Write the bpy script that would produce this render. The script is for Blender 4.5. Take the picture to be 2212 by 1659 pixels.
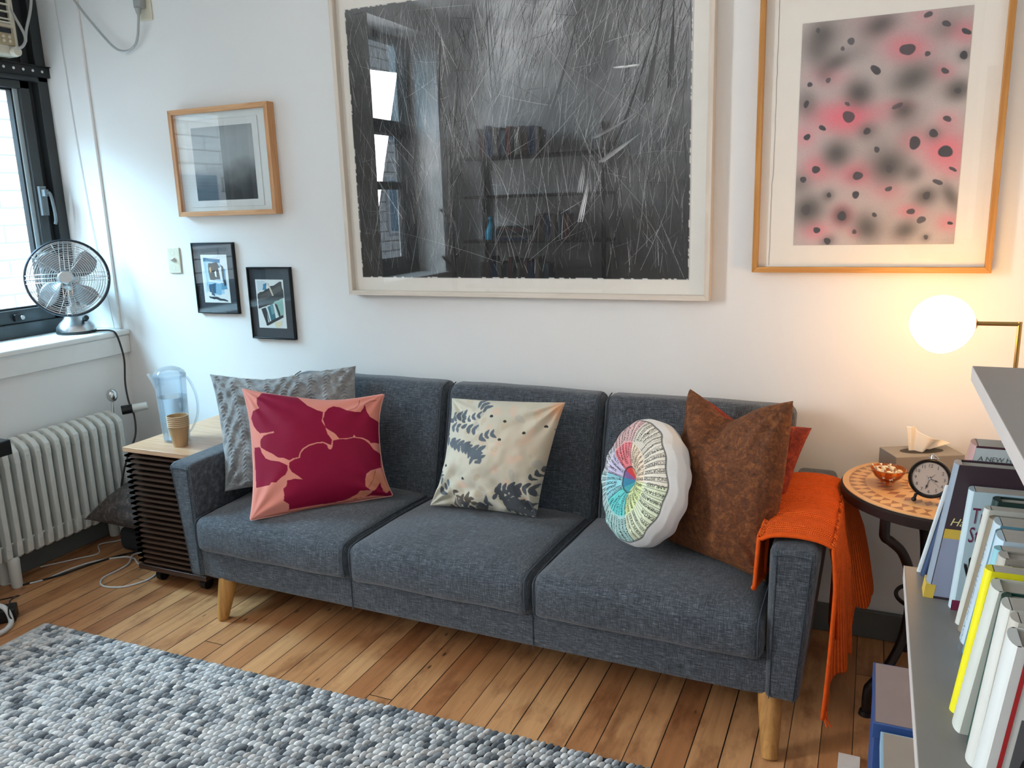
import bpy, bmesh, math, random
import numpy as np
from mathutils import Vector, Matrix, noise as mnoise

# ------------------------------------------------------------------ scene, camera, light, exposure
scene = bpy.context.scene
for o in list(bpy.data.objects):
    bpy.data.objects.remove(o)
COL = scene.collection
PI = math.pi
rng = np.random.default_rng(7)
random.seed(7)

cam_d = bpy.data.cameras.new('camera'); cam = bpy.data.objects.new('camera', cam_d); COL.objects.link(cam)
cam_d.sensor_width = 36.0; cam_d.lens = 1754.03 / 2212 * 36.0; cam_d.clip_start = 0.02; cam_d.clip_end = 200
CR = Vector((0.91524784, 0.40173128, -0.03055126)); CU = Vector((-0.05904204, 0.20875093, 0.97618497)); CD = Vector((-0.39854164, 0.89164737, -0.21477787))
m = Matrix.Identity(4)
for i in range(3):
    m[i][0] = CR[i]; m[i][1] = CU[i]; m[i][2] = -CD[i]
m.translation = Vector((3.3, -2.74, 1.45)); cam.matrix_world = m
scene.camera = cam

scene.view_settings.view_transform = 'Standard'; scene.view_settings.look = 'None'
scene.view_settings.gamma = 1.0; scene.view_settings.exposure = 0.36
scene.view_settings.use_curve_mapping = False

world = bpy.data.worlds.new('overcast_sky'); scene.world = world; world.use_nodes = True
wn = world.node_tree.nodes; wl = world.node_tree.links; wn.clear()
wo = wn.new('ShaderNodeOutputWorld'); wb = wn.new('ShaderNodeBackground'); wb.inputs['Color'].default_value = (0.62, 0.80, 1.0, 1); wb.inputs['Strength'].default_value = 2.2
wl.new(wb.outputs[0], wo.inputs[0])

def area(name, loc, target, sx, sy, power, color):
    l = bpy.data.lights.new(name, 'AREA'); l.shape = 'RECTANGLE'; l.size = sx; l.size_y = sy; l.energy = power; l.color = color
    o = bpy.data.objects.new(name, l); COL.objects.link(o); o.location = loc
    o.rotation_euler = (Vector(target) - Vector(loc)).to_track_quat('-Z', 'Y').to_euler(); return o
sun = bpy.data.lights.new('street_sun', 'SUN'); sun.energy = 6.0; sun.angle = 0.02; sun.color = (0.72, 0.86, 1.0)
so = bpy.data.objects.new('street_sun', sun); COL.objects.link(so)
so.rotation_euler = Vector((-0.62, 0.25, -0.75)).to_track_quat('-Z', 'Y').to_euler()
# sky light falling through the near window beside the sofa, and through the second window further along
area('daylight_near_window', (-1.6, -1.5, 3.35), (0.2, -0.3, 1.1), 2.4, 1.5, 620, (0.42, 0.76, 1.0))
area('daylight_far_window', (-0.45, -2.74, 1.75), (2.0, -1.9, 0.9), 0.72, 1.5, 165, (0.93, 0.96, 1.0))

# ------------------------------------------------------------------ helpers
def s2l(c):
    return tuple((x / 12.92 if x <= 0.04045 else ((x + 0.055) / 1.055) ** 2.4) for x in c)
def hx(h):
    h = h.lstrip('#'); return s2l(tuple(int(h[i:i + 2], 16) / 255 for i in (0, 2, 4)))

class NT:
    def __init__(s, mat):
        mat.use_nodes = True; s.t = mat.node_tree; s.n = s.t.nodes; s.l = s.t.links; s.n.clear()
        s.out = s.n.new('ShaderNodeOutputMaterial'); s.b = s.n.new('ShaderNodeBsdfPrincipled'); s.l.new(s.b.outputs[0], s.out.inputs[0])
    def new(s, t, **k):
        x = s.n.new(t)
        for a, v in k.items():
            if a in ('inp',):
                for q, w in v.items(): x.inputs[q].default_value = w
            else: setattr(x, a, v)
        return x
    def link(s, a, b): s.l.new(a, b)
    def coords(s, scale=(1, 1, 1), rot=(0, 0, 0), out='Object'):
        tc = s.new('ShaderNodeTexCoord'); mp = s.new('ShaderNodeMapping'); mp.inputs['Scale'].default_value = scale; mp.inputs['Rotation'].default_value = rot
        s.link(tc.outputs[out], mp.inputs['Vector']); return mp.outputs[0]
    def noise(s, vec, scale=5, detail=3, rough=0.5, dist=0.0):
        x = s.new('ShaderNodeTexNoise'); x.inputs['Scale'].default_value = scale; x.inputs['Detail'].default_value = detail
        x.inputs['Roughness'].default_value = rough; x.inputs['Distortion'].default_value = dist; s.link(vec, x.inputs['Vector']); return x.outputs['Fac']
    def ramp(s, fac, stops):
        x = s.new('ShaderNodeValToRGB'); e = x.color_ramp.elements
        while len(e) < len(stops): e.new(0.5)
        for i, (p, c) in enumerate(stops): e[i].position = p; e[i].color = (*c[:3], 1)
        s.link(fac, x.inputs[0]); return x.outputs[0]
    def math(s, op, a, b=None, clamp=False):
        x = s.new('ShaderNodeMath', operation=op); x.use_clamp = clamp
        for i, v in enumerate((a, b)):
            if v is None: continue
            if isinstance(v, (int, float)): x.inputs[i].default_value = v
            else: s.link(v, x.inputs[i])
        return x.outputs[0]
    def mix(s, fac, a, b, blend='MIX'):
        x = s.new('ShaderNodeMix', data_type='RGBA', blend_type=blend)
        for i, v in ((0, fac), (6, a), (7, b)):
            if isinstance(v, (int, float)): x.inputs[i].default_value = v
            elif isinstance(v, tuple): x.inputs[i].default_value = (*v[:3], 1)
            else: s.link(v, x.inputs[i])
        return x.outputs[2]
    def bump(s, h, strength=0.3, dist=0.002):
        x = s.new('ShaderNodeBump'); x.inputs['Strength'].default_value = strength; x.inputs['Distance'].default_value = dist
        s.link(h, x.inputs['Height']); s.link(x.outputs[0], s.b.inputs['Normal']); return x
MC = {}
def mat(name, color, rough=0.6, metal=0.0, var=0.08, scale=18, bump=0.0, bscale=200, sheen=0.0, coat=0.0, spec=0.5, trans=0.0, ior=1.45, emis=None, estr=0.0, stretch=(1, 1, 1), bdist=0.001):
    """principled with a soft procedural variation of the base colour and optional bump"""
    if name in MC: return MC[name]
    if isinstance(color, str): color = hx(color)
    m_ = bpy.data.materials.new(name); t = NT(m_); b = t.b
    v = t.coords(stretch)
    f = t.noise(v, scale, 4)
    lo = tuple(c * (1 - var) for c in color); hi = tuple(min(1, c * (1 + var)) for c in color)
    t.link(t.ramp(f, [(0.3, lo), (0.7, hi)]), b.inputs['Base Color'])
    b.inputs['Roughness'].default_value = rough; b.inputs['Metallic'].default_value = metal
    b.inputs['Sheen Weight'].default_value = sheen; b.inputs['Coat Weight'].default_value = coat
    b.inputs['Specular IOR Level'].default_value = spec; b.inputs['Transmission Weight'].default_value = trans; b.inputs['IOR'].default_value = ior
    if emis: b.inputs['Emission Color'].default_value = (*emis, 1); b.inputs['Emission Strength'].default_value = estr
    if bump: t.bump(t.noise(t.coords(stretch), bscale, 3), bump, bdist)
    MC[name] = m_; return m_
def attr_mat(name, rough=0.8, bump=0.0, bscale=300, sheen=0.0, bdist=0.001, var=0.0):
    if name in MC: return MC[name]
    m_ = bpy.data.materials.new(name); t = NT(m_)
    a = t.new('ShaderNodeAttribute', attribute_name='pattern')
    c = a.outputs['Color']
    if var:
        f = t.noise(t.coords((1, 1, 1)), 40, 4); c = t.mix(1.0, c, t.ramp(f, [(0.25, (1 - var,) * 3), (0.75, (1, 1, 1))]), 'MULTIPLY')
    t.link(c, t.b.inputs['Base Color']); t.b.inputs['Roughness'].default_value = rough; t.b.inputs['Sheen Weight'].default_value = sheen
    if bump: t.bump(t.noise(t.coords((1, 1, 1)), bscale, 3), bump, bdist)
    MC[name] = m_; return m_
def pane_mat(name, tint=(1, 1, 1), rough=0.0, ior=1.5):
    """thin clear sheet: fresnel reflection over a see-through body"""
    if name in MC: return MC[name]
    m_ = bpy.data.materials.new(name); m_.use_nodes = True; n = m_.node_tree.nodes; l = m_.node_tree.links; n.clear()
    o = n.new('ShaderNodeOutputMaterial'); g = n.new('ShaderNodeBsdfGlossy'); t = n.new('ShaderNodeBsdfTransparent'); mx = n.new('ShaderNodeMixShader'); fr = n.new('ShaderNodeFresnel')
    g.inputs['Roughness'].default_value = rough; fr.inputs['IOR'].default_value = ior; t.inputs['Color'].default_value = (*tint, 1)
    ge = n.new('ShaderNodeNewGeometry'); sb = n.new('ShaderNodeMath'); sb.operation = 'SUBTRACT'; sb.inputs[0].default_value = 1.0; l.new(ge.outputs['Backfacing'], sb.inputs[1])
    ml = n.new('ShaderNodeMath'); ml.operation = 'MULTIPLY'; l.new(fr.outputs[0], ml.inputs[0]); l.new(sb.outputs[0], ml.inputs[1])
    l.new(ml.outputs[0], mx.inputs[0]); l.new(t.outputs[0], mx.inputs[1]); l.new(g.outputs[0], mx.inputs[2]); l.new(mx.outputs[0], o.inputs[0])
    MC[name] = m_; return m_

WLOC = {}
def wloc(o): return WLOC.get(o.name, Vector((0, 0, 0)))
def place(o, loc, parent):
    loc = Vector(loc); WLOC[o.name] = loc
    if parent is not None: o.parent = parent; o.location = loc - wloc(parent)
    else: o.location = loc
def tag(o, label=None, cat=None, group=None, kind=None):
    if label: o['label'] = label
    if cat: o['category'] = cat
    if group: o['group'] = group
    if kind: o['kind'] = kind
    return o
def thing(name, label, cat, loc, group=None):
    o = bpy.data.objects.new(name, None); COL.objects.link(o); o.empty_display_size = 0.05
    place(o, loc, None); return tag(o, label, cat, group)

def frame_axes(d):
    d = Vector(d).normalized(); a = Vector((0, 0, 1)) if abs(d.z) < 0.9 else Vector((1, 0, 0))
    x = a.cross(d).normalized(); return x, d.cross(x)
class G:
    def __init__(s): s.v = []; s.f = []; s.mi = []; s.cm = 0
    def add(s, vs, fs):
        k = len(s.v); s.v += [tuple(p) for p in vs]; s.f += [tuple(i + k for i in f) for f in fs]; s.mi += [s.cm] * len(fs); return s
    def box(s, x0, y0, z0, x1, y1, z1):
        return s.add([(x0, y0, z0), (x1, y0, z0), (x1, y1, z0), (x0, y1, z0), (x0, y0, z1), (x1, y0, z1), (x1, y1, z1), (x0, y1, z1)],
                     [(0, 3, 2, 1), (4, 5, 6, 7), (0, 1, 5, 4), (1, 2, 6, 5), (2, 3, 7, 6), (3, 0, 4, 7)])
    def hexa(s, p):  # 8 points ordered like box
        return s.add(p, [(0, 3, 2, 1), (4, 5, 6, 7), (0, 1, 5, 4), (1, 2, 6, 5), (2, 3, 7, 6), (3, 0, 4, 7)])
    def obox(s, c, ax, ay, az):
        c = Vector(c); ax, ay, az = Vector(ax), Vector(ay), Vector(az)
        return s.hexa([c + a * ax + b * ay + d * az for d in (-1, 1) for a, b in ((-1, -1), (1, -1), (1, 1), (-1, 1))])
    def cone(s, p0, p1, r0, r1=None, n=24, caps=True):
        if r1 is None: r1 = r0
        p0, p1 = Vector(p0), Vector(p1); x, y = frame_axes(p1 - p0)
        vs = [p + (x * math.cos(2 * PI * i / n) + y * math.sin(2 * PI * i / n)) * r for p, r in ((p0, r0), (p1, r1)) for i in range(n)]
        fs = [(i, (i + 1) % n, n + (i + 1) % n, n + i) for i in range(n)]
        if caps: fs += [tuple(reversed(range(n))), tuple(range(n, 2 * n))]
        return s.add(vs, fs)
    def tube(s, path, r, n=8, closed=False, flat=1.0):
        P = [Vector(p) for p in path]; N = len(P); rr = r if hasattr(r, '__len__') else [r] * N
        vs = []; x = None
        for i, p in enumerate(P):
            t = (P[(i + 1) % N] - P[i - 1]) if closed else (P[min(i + 1, N - 1)] - P[max(i - 1, 0)])
            if t.length < 1e-9: t = Vector((0, 0, 1))
            t.normalize()
            if x is None: x, _ = frame_axes(t)
            x = (x - t * x.dot(t)); x = x.normalized() if x.length > 1e-6 else frame_axes(t)[0]
            y = t.cross(x)
            vs += [p + (x * math.cos(2 * PI * k / n) + y * math.sin(2 * PI * k / n) * flat) * rr[i] for k in range(n)]
        fs = []
        for i in range(N if closed else N - 1):
            a = i * n; b = ((i + 1) % N) * n
            fs += [(a + k, a + (k + 1) % n, b + (k + 1) % n, b + k) for k in range(n)]
        if not closed: fs += [tuple(reversed(range(n))), tuple(range((N - 1) * n, N * n))]
        return s.add(vs, fs)
    def lathe(s, prof, c=(0, 0, 0), axis=(0, 0, 1), n=32, sq=None):
        c = Vector(c); ax = Vector(axis).normalized(); x, y = frame_axes(ax); vs = []; fs = []
        for r, z in prof:
            for k in range(n):
                a = 2 * PI * k / n; vs.append(c + ax * z + (x * math.cos(a) + y * math.sin(a)) * max(r, 1e-5))
        for i in range(len(prof) - 1):
            for k in range(n):
                fs.append((i * n + k, i * n + (k + 1) % n, (i + 1) * n + (k + 1) % n, (i + 1) * n + k))
        return s.add(vs, fs)
    def sph(s, c, r, nu=20, nv=12):
        r = r if hasattr(r, '__len__') else (r, r, r); vs = []; fs = []
        for j in range(nv + 1):
            ph = PI * j / nv - PI / 2
            for i in range(nu):
                th = 2 * PI * i / nu
                vs.append((c[0] + r[0] * math.cos(ph) * math.cos(th), c[1] + r[1] * math.cos(ph) * math.sin(th), c[2] + r[2] * math.sin(ph)))
        for j in range(nv):
            for i in range(nu): fs.append((j * nu + i, j * nu + (i + 1) % nu, (j + 1) * nu + (i + 1) % nu, (j + 1) * nu + i))
        return s.add(vs, fs)
    def grid(s, fn, nu, nv, wu=False, wv=False):
        vs = []; fs = []
        for j in range(nv):
            for i in range(nu):
                vs.append(fn(i / (nu if wu else nu - 1), j / (nv if wv else nv - 1)))
        for j in range(nv if wv else nv - 1):
            for i in range(nu if wu else nu - 1):
                i2 = (i + 1) % nu; j2 = (j + 1) % nv; fs.append((j * nu + i, j * nu + i2, j2 * nu + i2, j2 * nu + i))
        return s.add(vs, fs)
    def prism(s, poly, d):  # planar polygon extruded by vector d
        n = len(poly); d = Vector(d); vs = [Vector(p) for p in poly] + [Vector(p) + d for p in poly]
        return s.add(vs, [tuple(reversed(range(n))), tuple(range(n, 2 * n))] + [(i, (i + 1) % n, n + (i + 1) % n, n + i) for i in range(n)])
    def build(s, name, mats, parent=None, bev=0.0, seg=2, sub=0, ang=38, loc=None, smooth=True, color=None, weld=False):
        if not isinstance(mats, (list, tuple)): mats = [mats]
        V = np.array(s.v, dtype=float)
        if loc is None:
            mn, mx = V.min(0), V.max(0); loc = ((mn[0] + mx[0]) / 2, (mn[1] + mx[1]) / 2, mn[2])
        L = np.array(loc, dtype=float)
        me = bpy.data.meshes.new(name); me.from_pydata((V - L).tolist(), [], s.f)
        for m_ in mats: me.materials.append(m_)
        if any(s.mi): me.polygons.foreach_set('material_index', s.mi)
        if color is not None:
            ca = me.color_attributes.new('pattern', 'FLOAT_COLOR', 'POINT'); cc = np.ones((len(V), 4)); cc[:, :3] = color; ca.data.foreach_set('color', cc.ravel())
        bm = bmesh.new(); bm.from_mesh(me)
        if weld: bmesh.ops.remove_doubles(bm, verts=bm.verts, dist=1e-5)
        bmesh.ops.recalc_face_normals(bm, faces=bm.faces); bm.to_mesh(me); bm.free()
        if smooth:
            me.shade_smooth()
            if ang < 180: me.set_sharp_from_angle(angle=math.radians(ang))
        o = bpy.data.objects.new(name, me); COL.objects.link(o); place(o, loc, parent)
        if bev:
            b = o.modifiers.new('bevel', 'BEVEL'); b.width = bev; b.segments = seg; b.limit_method = 'ANGLE'; b.angle_limit = math.radians(35); b.harden_normals = False
            me.shade_smooth()
            if ang < 180: me.set_sharp_from_angle(angle=math.radians(60))
        if sub:
            b = o.modifiers.new('subdivision', 'SUBSURF'); b.levels = sub; b.render_levels = sub
        return o
def struct(o): o['kind'] = 'structure'; return o

def catmull(P, n=8, closed=False):
    P = [Vector(p) for p in P]; out = []; N = len(P)
    for i in range(N if closed else N - 1):
        a = P[(i - 1) % N] if (closed or i) else P[0]; b = P[i]; c = P[(i + 1) % N]; d = P[(i + 2) % N] if (closed or i + 2 < N) else P[-1]
        for k in range(n):
            t = k / n; out.append(0.5 * ((2 * b) + (c - a) * t + (2 * a - 5 * b + 4 * c - d) * t * t + (3 * b - a - 3 * c + d) * t ** 3))
    if not closed: out.append(P[-1])
    return out
def text_mesh(txt, size=1.0, font_shear=0.0, extr=0.0, spacing=1.0):
    """verts (n,3) and faces of a line of lettering, baseline at y=0, starting at x=0"""
    cu = bpy.data.curves.new('lettering', 'FONT'); cu.body = txt; cu.size = size; cu.shear = font_shear; cu.extrude = extr; cu.space_character = spacing
    cu.resolution_u = 2
    ob = bpy.data.objects.new('lettering', cu); COL.objects.link(ob); dg = bpy.context.evaluated_depsgraph_get(); dg.update()
    me = bpy.data.meshes.new_from_object(ob.evaluated_get(dg)); v = np.array([x.co[:] for x in me.vertices]) if len(me.vertices) else np.zeros((0, 3)); f = [tuple(p.vertices) for p in me.polygons]
    bpy.data.objects.remove(ob); bpy.data.curves.remove(cu); bpy.data.meshes.remove(me); return v, f
def put_text(g, txt, size, origin, xdir, ydir, center=False, **k):
    v, f = text_mesh(txt, size, **k)
    if not len(v): return
    if center: v[:, 0] -= (v[:, 0].min() + v[:, 0].max()) / 2; v[:, 1] -= (v[:, 1].min() + v[:, 1].max()) / 2
    o = np.array(origin, float); x = np.array(Vector(xdir).normalized()); y = np.array(Vector(ydir).normalized())
    g.add((o + v[:, :1] * x + v[:, 1:2] * y).tolist(), f)

# ------------------------------------------------------------------ shared materials
def wall_paint(name, base):
    m_ = bpy.data.materials.new(name); t = NT(m_); f = t.noise(t.coords(), 2.5, 5); c = hx(base)
    t.link(t.ramp(f, [(0.3, tuple(x * 0.975 for x in c)), (0.7, c)]), t.b.inputs['Base Color']); t.b.inputs['Roughness'].default_value = 0.62
    t.bump(t.noise(t.coords(), 260, 4), 0.12, 0.001); return m_
M_WALL = wall_paint('wall_paint', '#e6e5e2'); M_CEIL = wall_paint('ceiling_paint', '#e8e7e3')
M_TRIM = mat('white_trim_paint', '#dfe0dd', 0.4, var=0.02, bump=0.08, bscale=60)
M_BASE = mat('grey_baseboard_paint', '#5f6260', 0.5, var=0.06)
M_DKFRAME = mat('dark_window_metal', '#33383a', 0.42, var=0.08, spec=0.5)
M_DKFRAME2 = mat('black_window_gasket', '#14171a', 0.5)
M_GREYFRAME = mat('pale_window_strip', '#a9b6ba', 0.5, var=0.03)
M_PANE = pane_mat('clear_pane')
M_ARTPANE = pane_mat('picture_glazing', ior=1.62)

def fabric_sofa():
    m_ = bpy.data.materials.new('charcoal_woven_fabric'); t = NT(m_)
    a = t.noise(t.coords((35, 900, 900)), 1.0, 4, 0.65); b = t.noise(t.coords((800, 45, 45)), 1.0, 4, 0.65); c = t.noise(t.coords(), 6, 3)
    s_ = t.math('ADD', t.math('MULTIPLY', a, 0.6), t.math('MULTIPLY', b, 0.4))
    col = t.ramp(s_, [(0.38, hx('#25292e')), (0.5, hx('#42474d')), (0.58, hx('#646a71')), (0.68, hx('#9aa0a6'))])
    col = t.mix(1.0, col, t.ramp(c, [(0.3, (0.86, 0.86, 0.86)), (0.7, (1, 1, 1))]), 'MULTIPLY')
    t.link(col, t.b.inputs['Base Color']); t.b.inputs['Roughness'].default_value = 0.9; t.b.inputs['Sheen Weight'].default_value = 0.25; t.b.inputs['Specular IOR Level'].default_value = 0.2
    t.bump(s_, 0.5, 0.0012); return m_
M_SOFA = fabric_sofa()
def wood(name, c0, c1, rough=0.45, stretch=(30, 2, 30), scale=1.5, spec=0.5):
    m_ = bpy.data.materials.new(name); t = NT(m_); v = t.coords(stretch)
    f = t.noise(v, scale, 6, 0.6, 0.8); t.link(t.ramp(f, [(0.3, hx(c0)), (0.7, hx(c1))]), t.b.inputs['Base Color'])
    t.b.inputs['Roughness'].default_value = rough; t.b.inputs['Specular IOR Level'].default_value = spec; t.bump(f, 0.08, 0.001); return m_
M_OAKX = wood('oak_rail', '#c08a58', '#dcae7e', stretch=(3, 60, 60)); M_OAKZ = wood('oak_stile', '#b07a4c', '#d3a06e', stretch=(60, 60, 3))
M_LEG = wood('oiled_wood_leg', '#9a6a34', '#c4914f', stretch=(40, 40, 4))
M_HONEYX = wood('honey_wood_rail', '#b3793a', '#cf9853', stretch=(3, 60, 60)); M_HONEYZ = wood('honey_wood_stile', '#a8702f', '#c68f4a', stretch=(60, 60, 3))
M_PALEX = wood('whitewashed_rail', '#cfc3b3', '#ddd3c6', stretch=(3, 60, 60)); M_PALEZ = wood('whitewashed_stile', '#c9bdad', '#dbd1c4', stretch=(60, 60, 3))
M_CHROME = mat('brushed_nickel', '#c9cccd', 0.22, 1.0, var=0.04); M_STEEL = mat('fan_steel', '#b4b8ba', 0.3, 1.0, var=0.05)
M_BLACK = mat('black_plastic', '#131416', 0.4); M_BRASS = mat('aged_brass', '#a08350', 0.32, 1.0, var=0.06)
M_WHITEPL = mat('white_plastic', '#dcdedd', 0.4, var=0.02); M_CREAMPL = mat('cream_plastic', '#cfc9b4', 0.45, var=0.03)
M_RAD = mat('radiator_enamel', '#d2d3cc', 0.38, var=0.03, bump=0.06, bscale=90)
# ------------------------------------------------------------------ floor boards
def floor_mat():
    m_ = bpy.data.materials.new('pine_floorboards'); t = NT(m_); tc = t.new('ShaderNodeTexCoord'); sp = t.new('ShaderNodeSeparateXYZ'); t.link(tc.outputs['Object'], sp.inputs[0])
    W = 0.080
    xx = t.math('DIVIDE', t.math('ADD', sp.outputs[0], -0.045), W); idx = t.math('FLOOR', xx); fx = t.math('FRACT', xx)
    wn_ = t.new('ShaderNodeTexWhiteNoise', noise_dimensions='1D'); t.link(idx, wn_.inputs['W'])
    yy = t.math('DIVIDE', t.math('ADD', sp.outputs[1], t.math('MULTIPLY', wn_.outputs['Value'], 17.0)), 3.1); iy = t.math('FLOOR', yy); fy = t.math('FRACT', yy)
    cb = t.new('ShaderNodeCombineXYZ'); t.link(idx, cb.inputs[0]); t.link(iy, cb.inputs[1]); w2 = t.new('ShaderNodeTexWhiteNoise', noise_dimensions='2D'); t.link(cb.outputs[0], w2.inputs['Vector'])
    # per board offset of the grain
    off = t.new('ShaderNodeCombineXYZ'); t.link(t.math('MULTIPLY', w2.outputs['Value'], 13.0), off.inputs[0]); t.link(t.math('MULTIPLY', w2.outputs['Value'], 7.0), off.inputs[1])
    va = t.new('ShaderNodeVectorMath', operation='ADD'); t.link(tc.outputs['Object'], va.inputs[0]); t.link(off.outputs[0], va.inputs[1])
    mp = t.new('ShaderNodeMapping'); mp.inputs['Scale'].default_value = (22, 1.6, 1); t.link(va.outputs[0], mp.inputs[0])
    gr = t.noise(mp.outputs[0], 1.4, 8, 0.62, 1.2)
    mp2 = t.new('ShaderNodeMapping'); mp2.inputs['Scale'].default_value = (7, 3, 1); t.link(va.outputs[0], mp2.inputs[0]); bl = t.noise(mp2.outputs[0], 1.6, 5, 0.6)
    base = t.ramp(w2.outputs['Value'], [(0.0, hx('#a86e45')), (0.35, hx('#c18a5c')), (0.7, hx('#cf9a69')), (1.0, hx('#b27a4e'))])
    col = t.mix(1.0, base, t.ramp(gr, [(0.3, (0.78, 0.73, 0.68)), (0.52, (0.98, 0.97, 0.96)), (0.75, (1.1, 1.1, 1.1))]), 'MULTIPLY')
    col = t.mix(1.0, col, t.ramp(bl, [(0.32, (0.55, 0.45, 0.42)), (0.5, (1, 1, 1))]), 'MULTIPLY')
    # knots and nail marks
    vo = t.new('ShaderNodeTexVoronoi', feature='F1'); mp3 = t.new('ShaderNodeMapping'); mp3.inputs['Scale'].default_value = (9, 3.4, 1); t.link(va.outputs[0], mp3.inputs[0]); t.link(mp3.outputs[0], vo.inputs['Vector']); vo.inputs['Scale'].default_value = 1.3
    col = t.mix(t.ramp(vo.outputs['Distance'], [(0.035, (0.85,) * 3), (0.075, (0, 0, 0))]), col, hx('#3a2213'))
    gapx = t.math('LESS_THAN', t.math('MINIMUM', fx, t.math('SUBTRACT', 1.0, fx)), t.math('ADD', 0.010, t.math('MULTIPLY', wn_.outputs['Value'], 0.018)))
    gapy = t.math('LESS_THAN', t.math('MINIMUM', fy, t.math('SUBTRACT', 1.0, fy)), 0.0005)
    gap = t.math('MAXIMUM', gapx, gapy)
    col = t.mix(gap, col, hx('#1d120b'))
    t.link(col, t.b.inputs['Base Color'])
    t.link(t.ramp(gr, [(0.3, (0.42,) * 3), (0.7, (0.3,) * 3)]), t.b.inputs['Roughness'])
    h = t.math('SUBTRACT', t.math('MULTIPLY', gr, 0.2), gap); t.bump(h, 0.35, 0.002)
    return m_
struct(G().box(-0.1, -3.7, -0.05, 3.85, 0.0, 0.0).build('floor', floor_mat(), loc=(0, 0, 0)))
g = G(); g.box(-0.36, 0.0, 0.0, 3.85, 0.12, 2.9); g.box(-0.30, -0.012, 0.937, 0.066, 0.001, 2.9)
struct(g.build('wall_back', M_WALL, bev=0.004))
g = G(); g.box(-0.36, -3.7, 0.0, 0.085, 0.0, 0.912); g.box(-0.36, -2.35, 0.912, 0.07, -1.35, 2.9); g.box(-0.36, -3.7, 0.912, 0.07, -3.3, 2.9)
g.box(-0.36, -1.35, 2.75, 0.07, 0.0, 2.9); g.box(-0.36, -3.3, 2.75, 0.07, -2.35, 2.9)
struct(g.build('wall_left', M_WALL))
struct(G().box(3.85, -3.55, 0, 3.95, 0.12, 2.9).build('wall_right', M_WALL))
struct(G().box(-0.36, -3.7, 0, 3.95, -3.55, 2.9).build('wall_front', M_WALL))
struct(G().box(-0.36, -3.8, 2.9, 3.95, 0.12, 3.0).build('ceiling', M_CEIL))
struct(G().box(0.086, -0.018, 0.0, 3.85, 0.0, 0.098).build('baseboard_back', M_BASE, bev=0.004))
struct(G().box(0.085, -3.7, 0.0, 0.1, -0.018, 0.098).build('baseboard_left', M_BASE, bev=0.004))
# window sill board and apron run along the window wall
struct(G().box(-0.2, -1.35, 0.912, 0.115, 0.0, 0.937).build('trim_1', M_TRIM, bev=0.006))
struct(G().box(0.085, -3.7, 0.826, 0.105, 0.0, 0.912).build('trim_2', M_TRIM, bev=0.004))
struct(G().box(-0.2, -3.3, 0.912, 0.115, -2.35, 0.937).build('trim_3', M_TRIM, bev=0.006))

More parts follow.
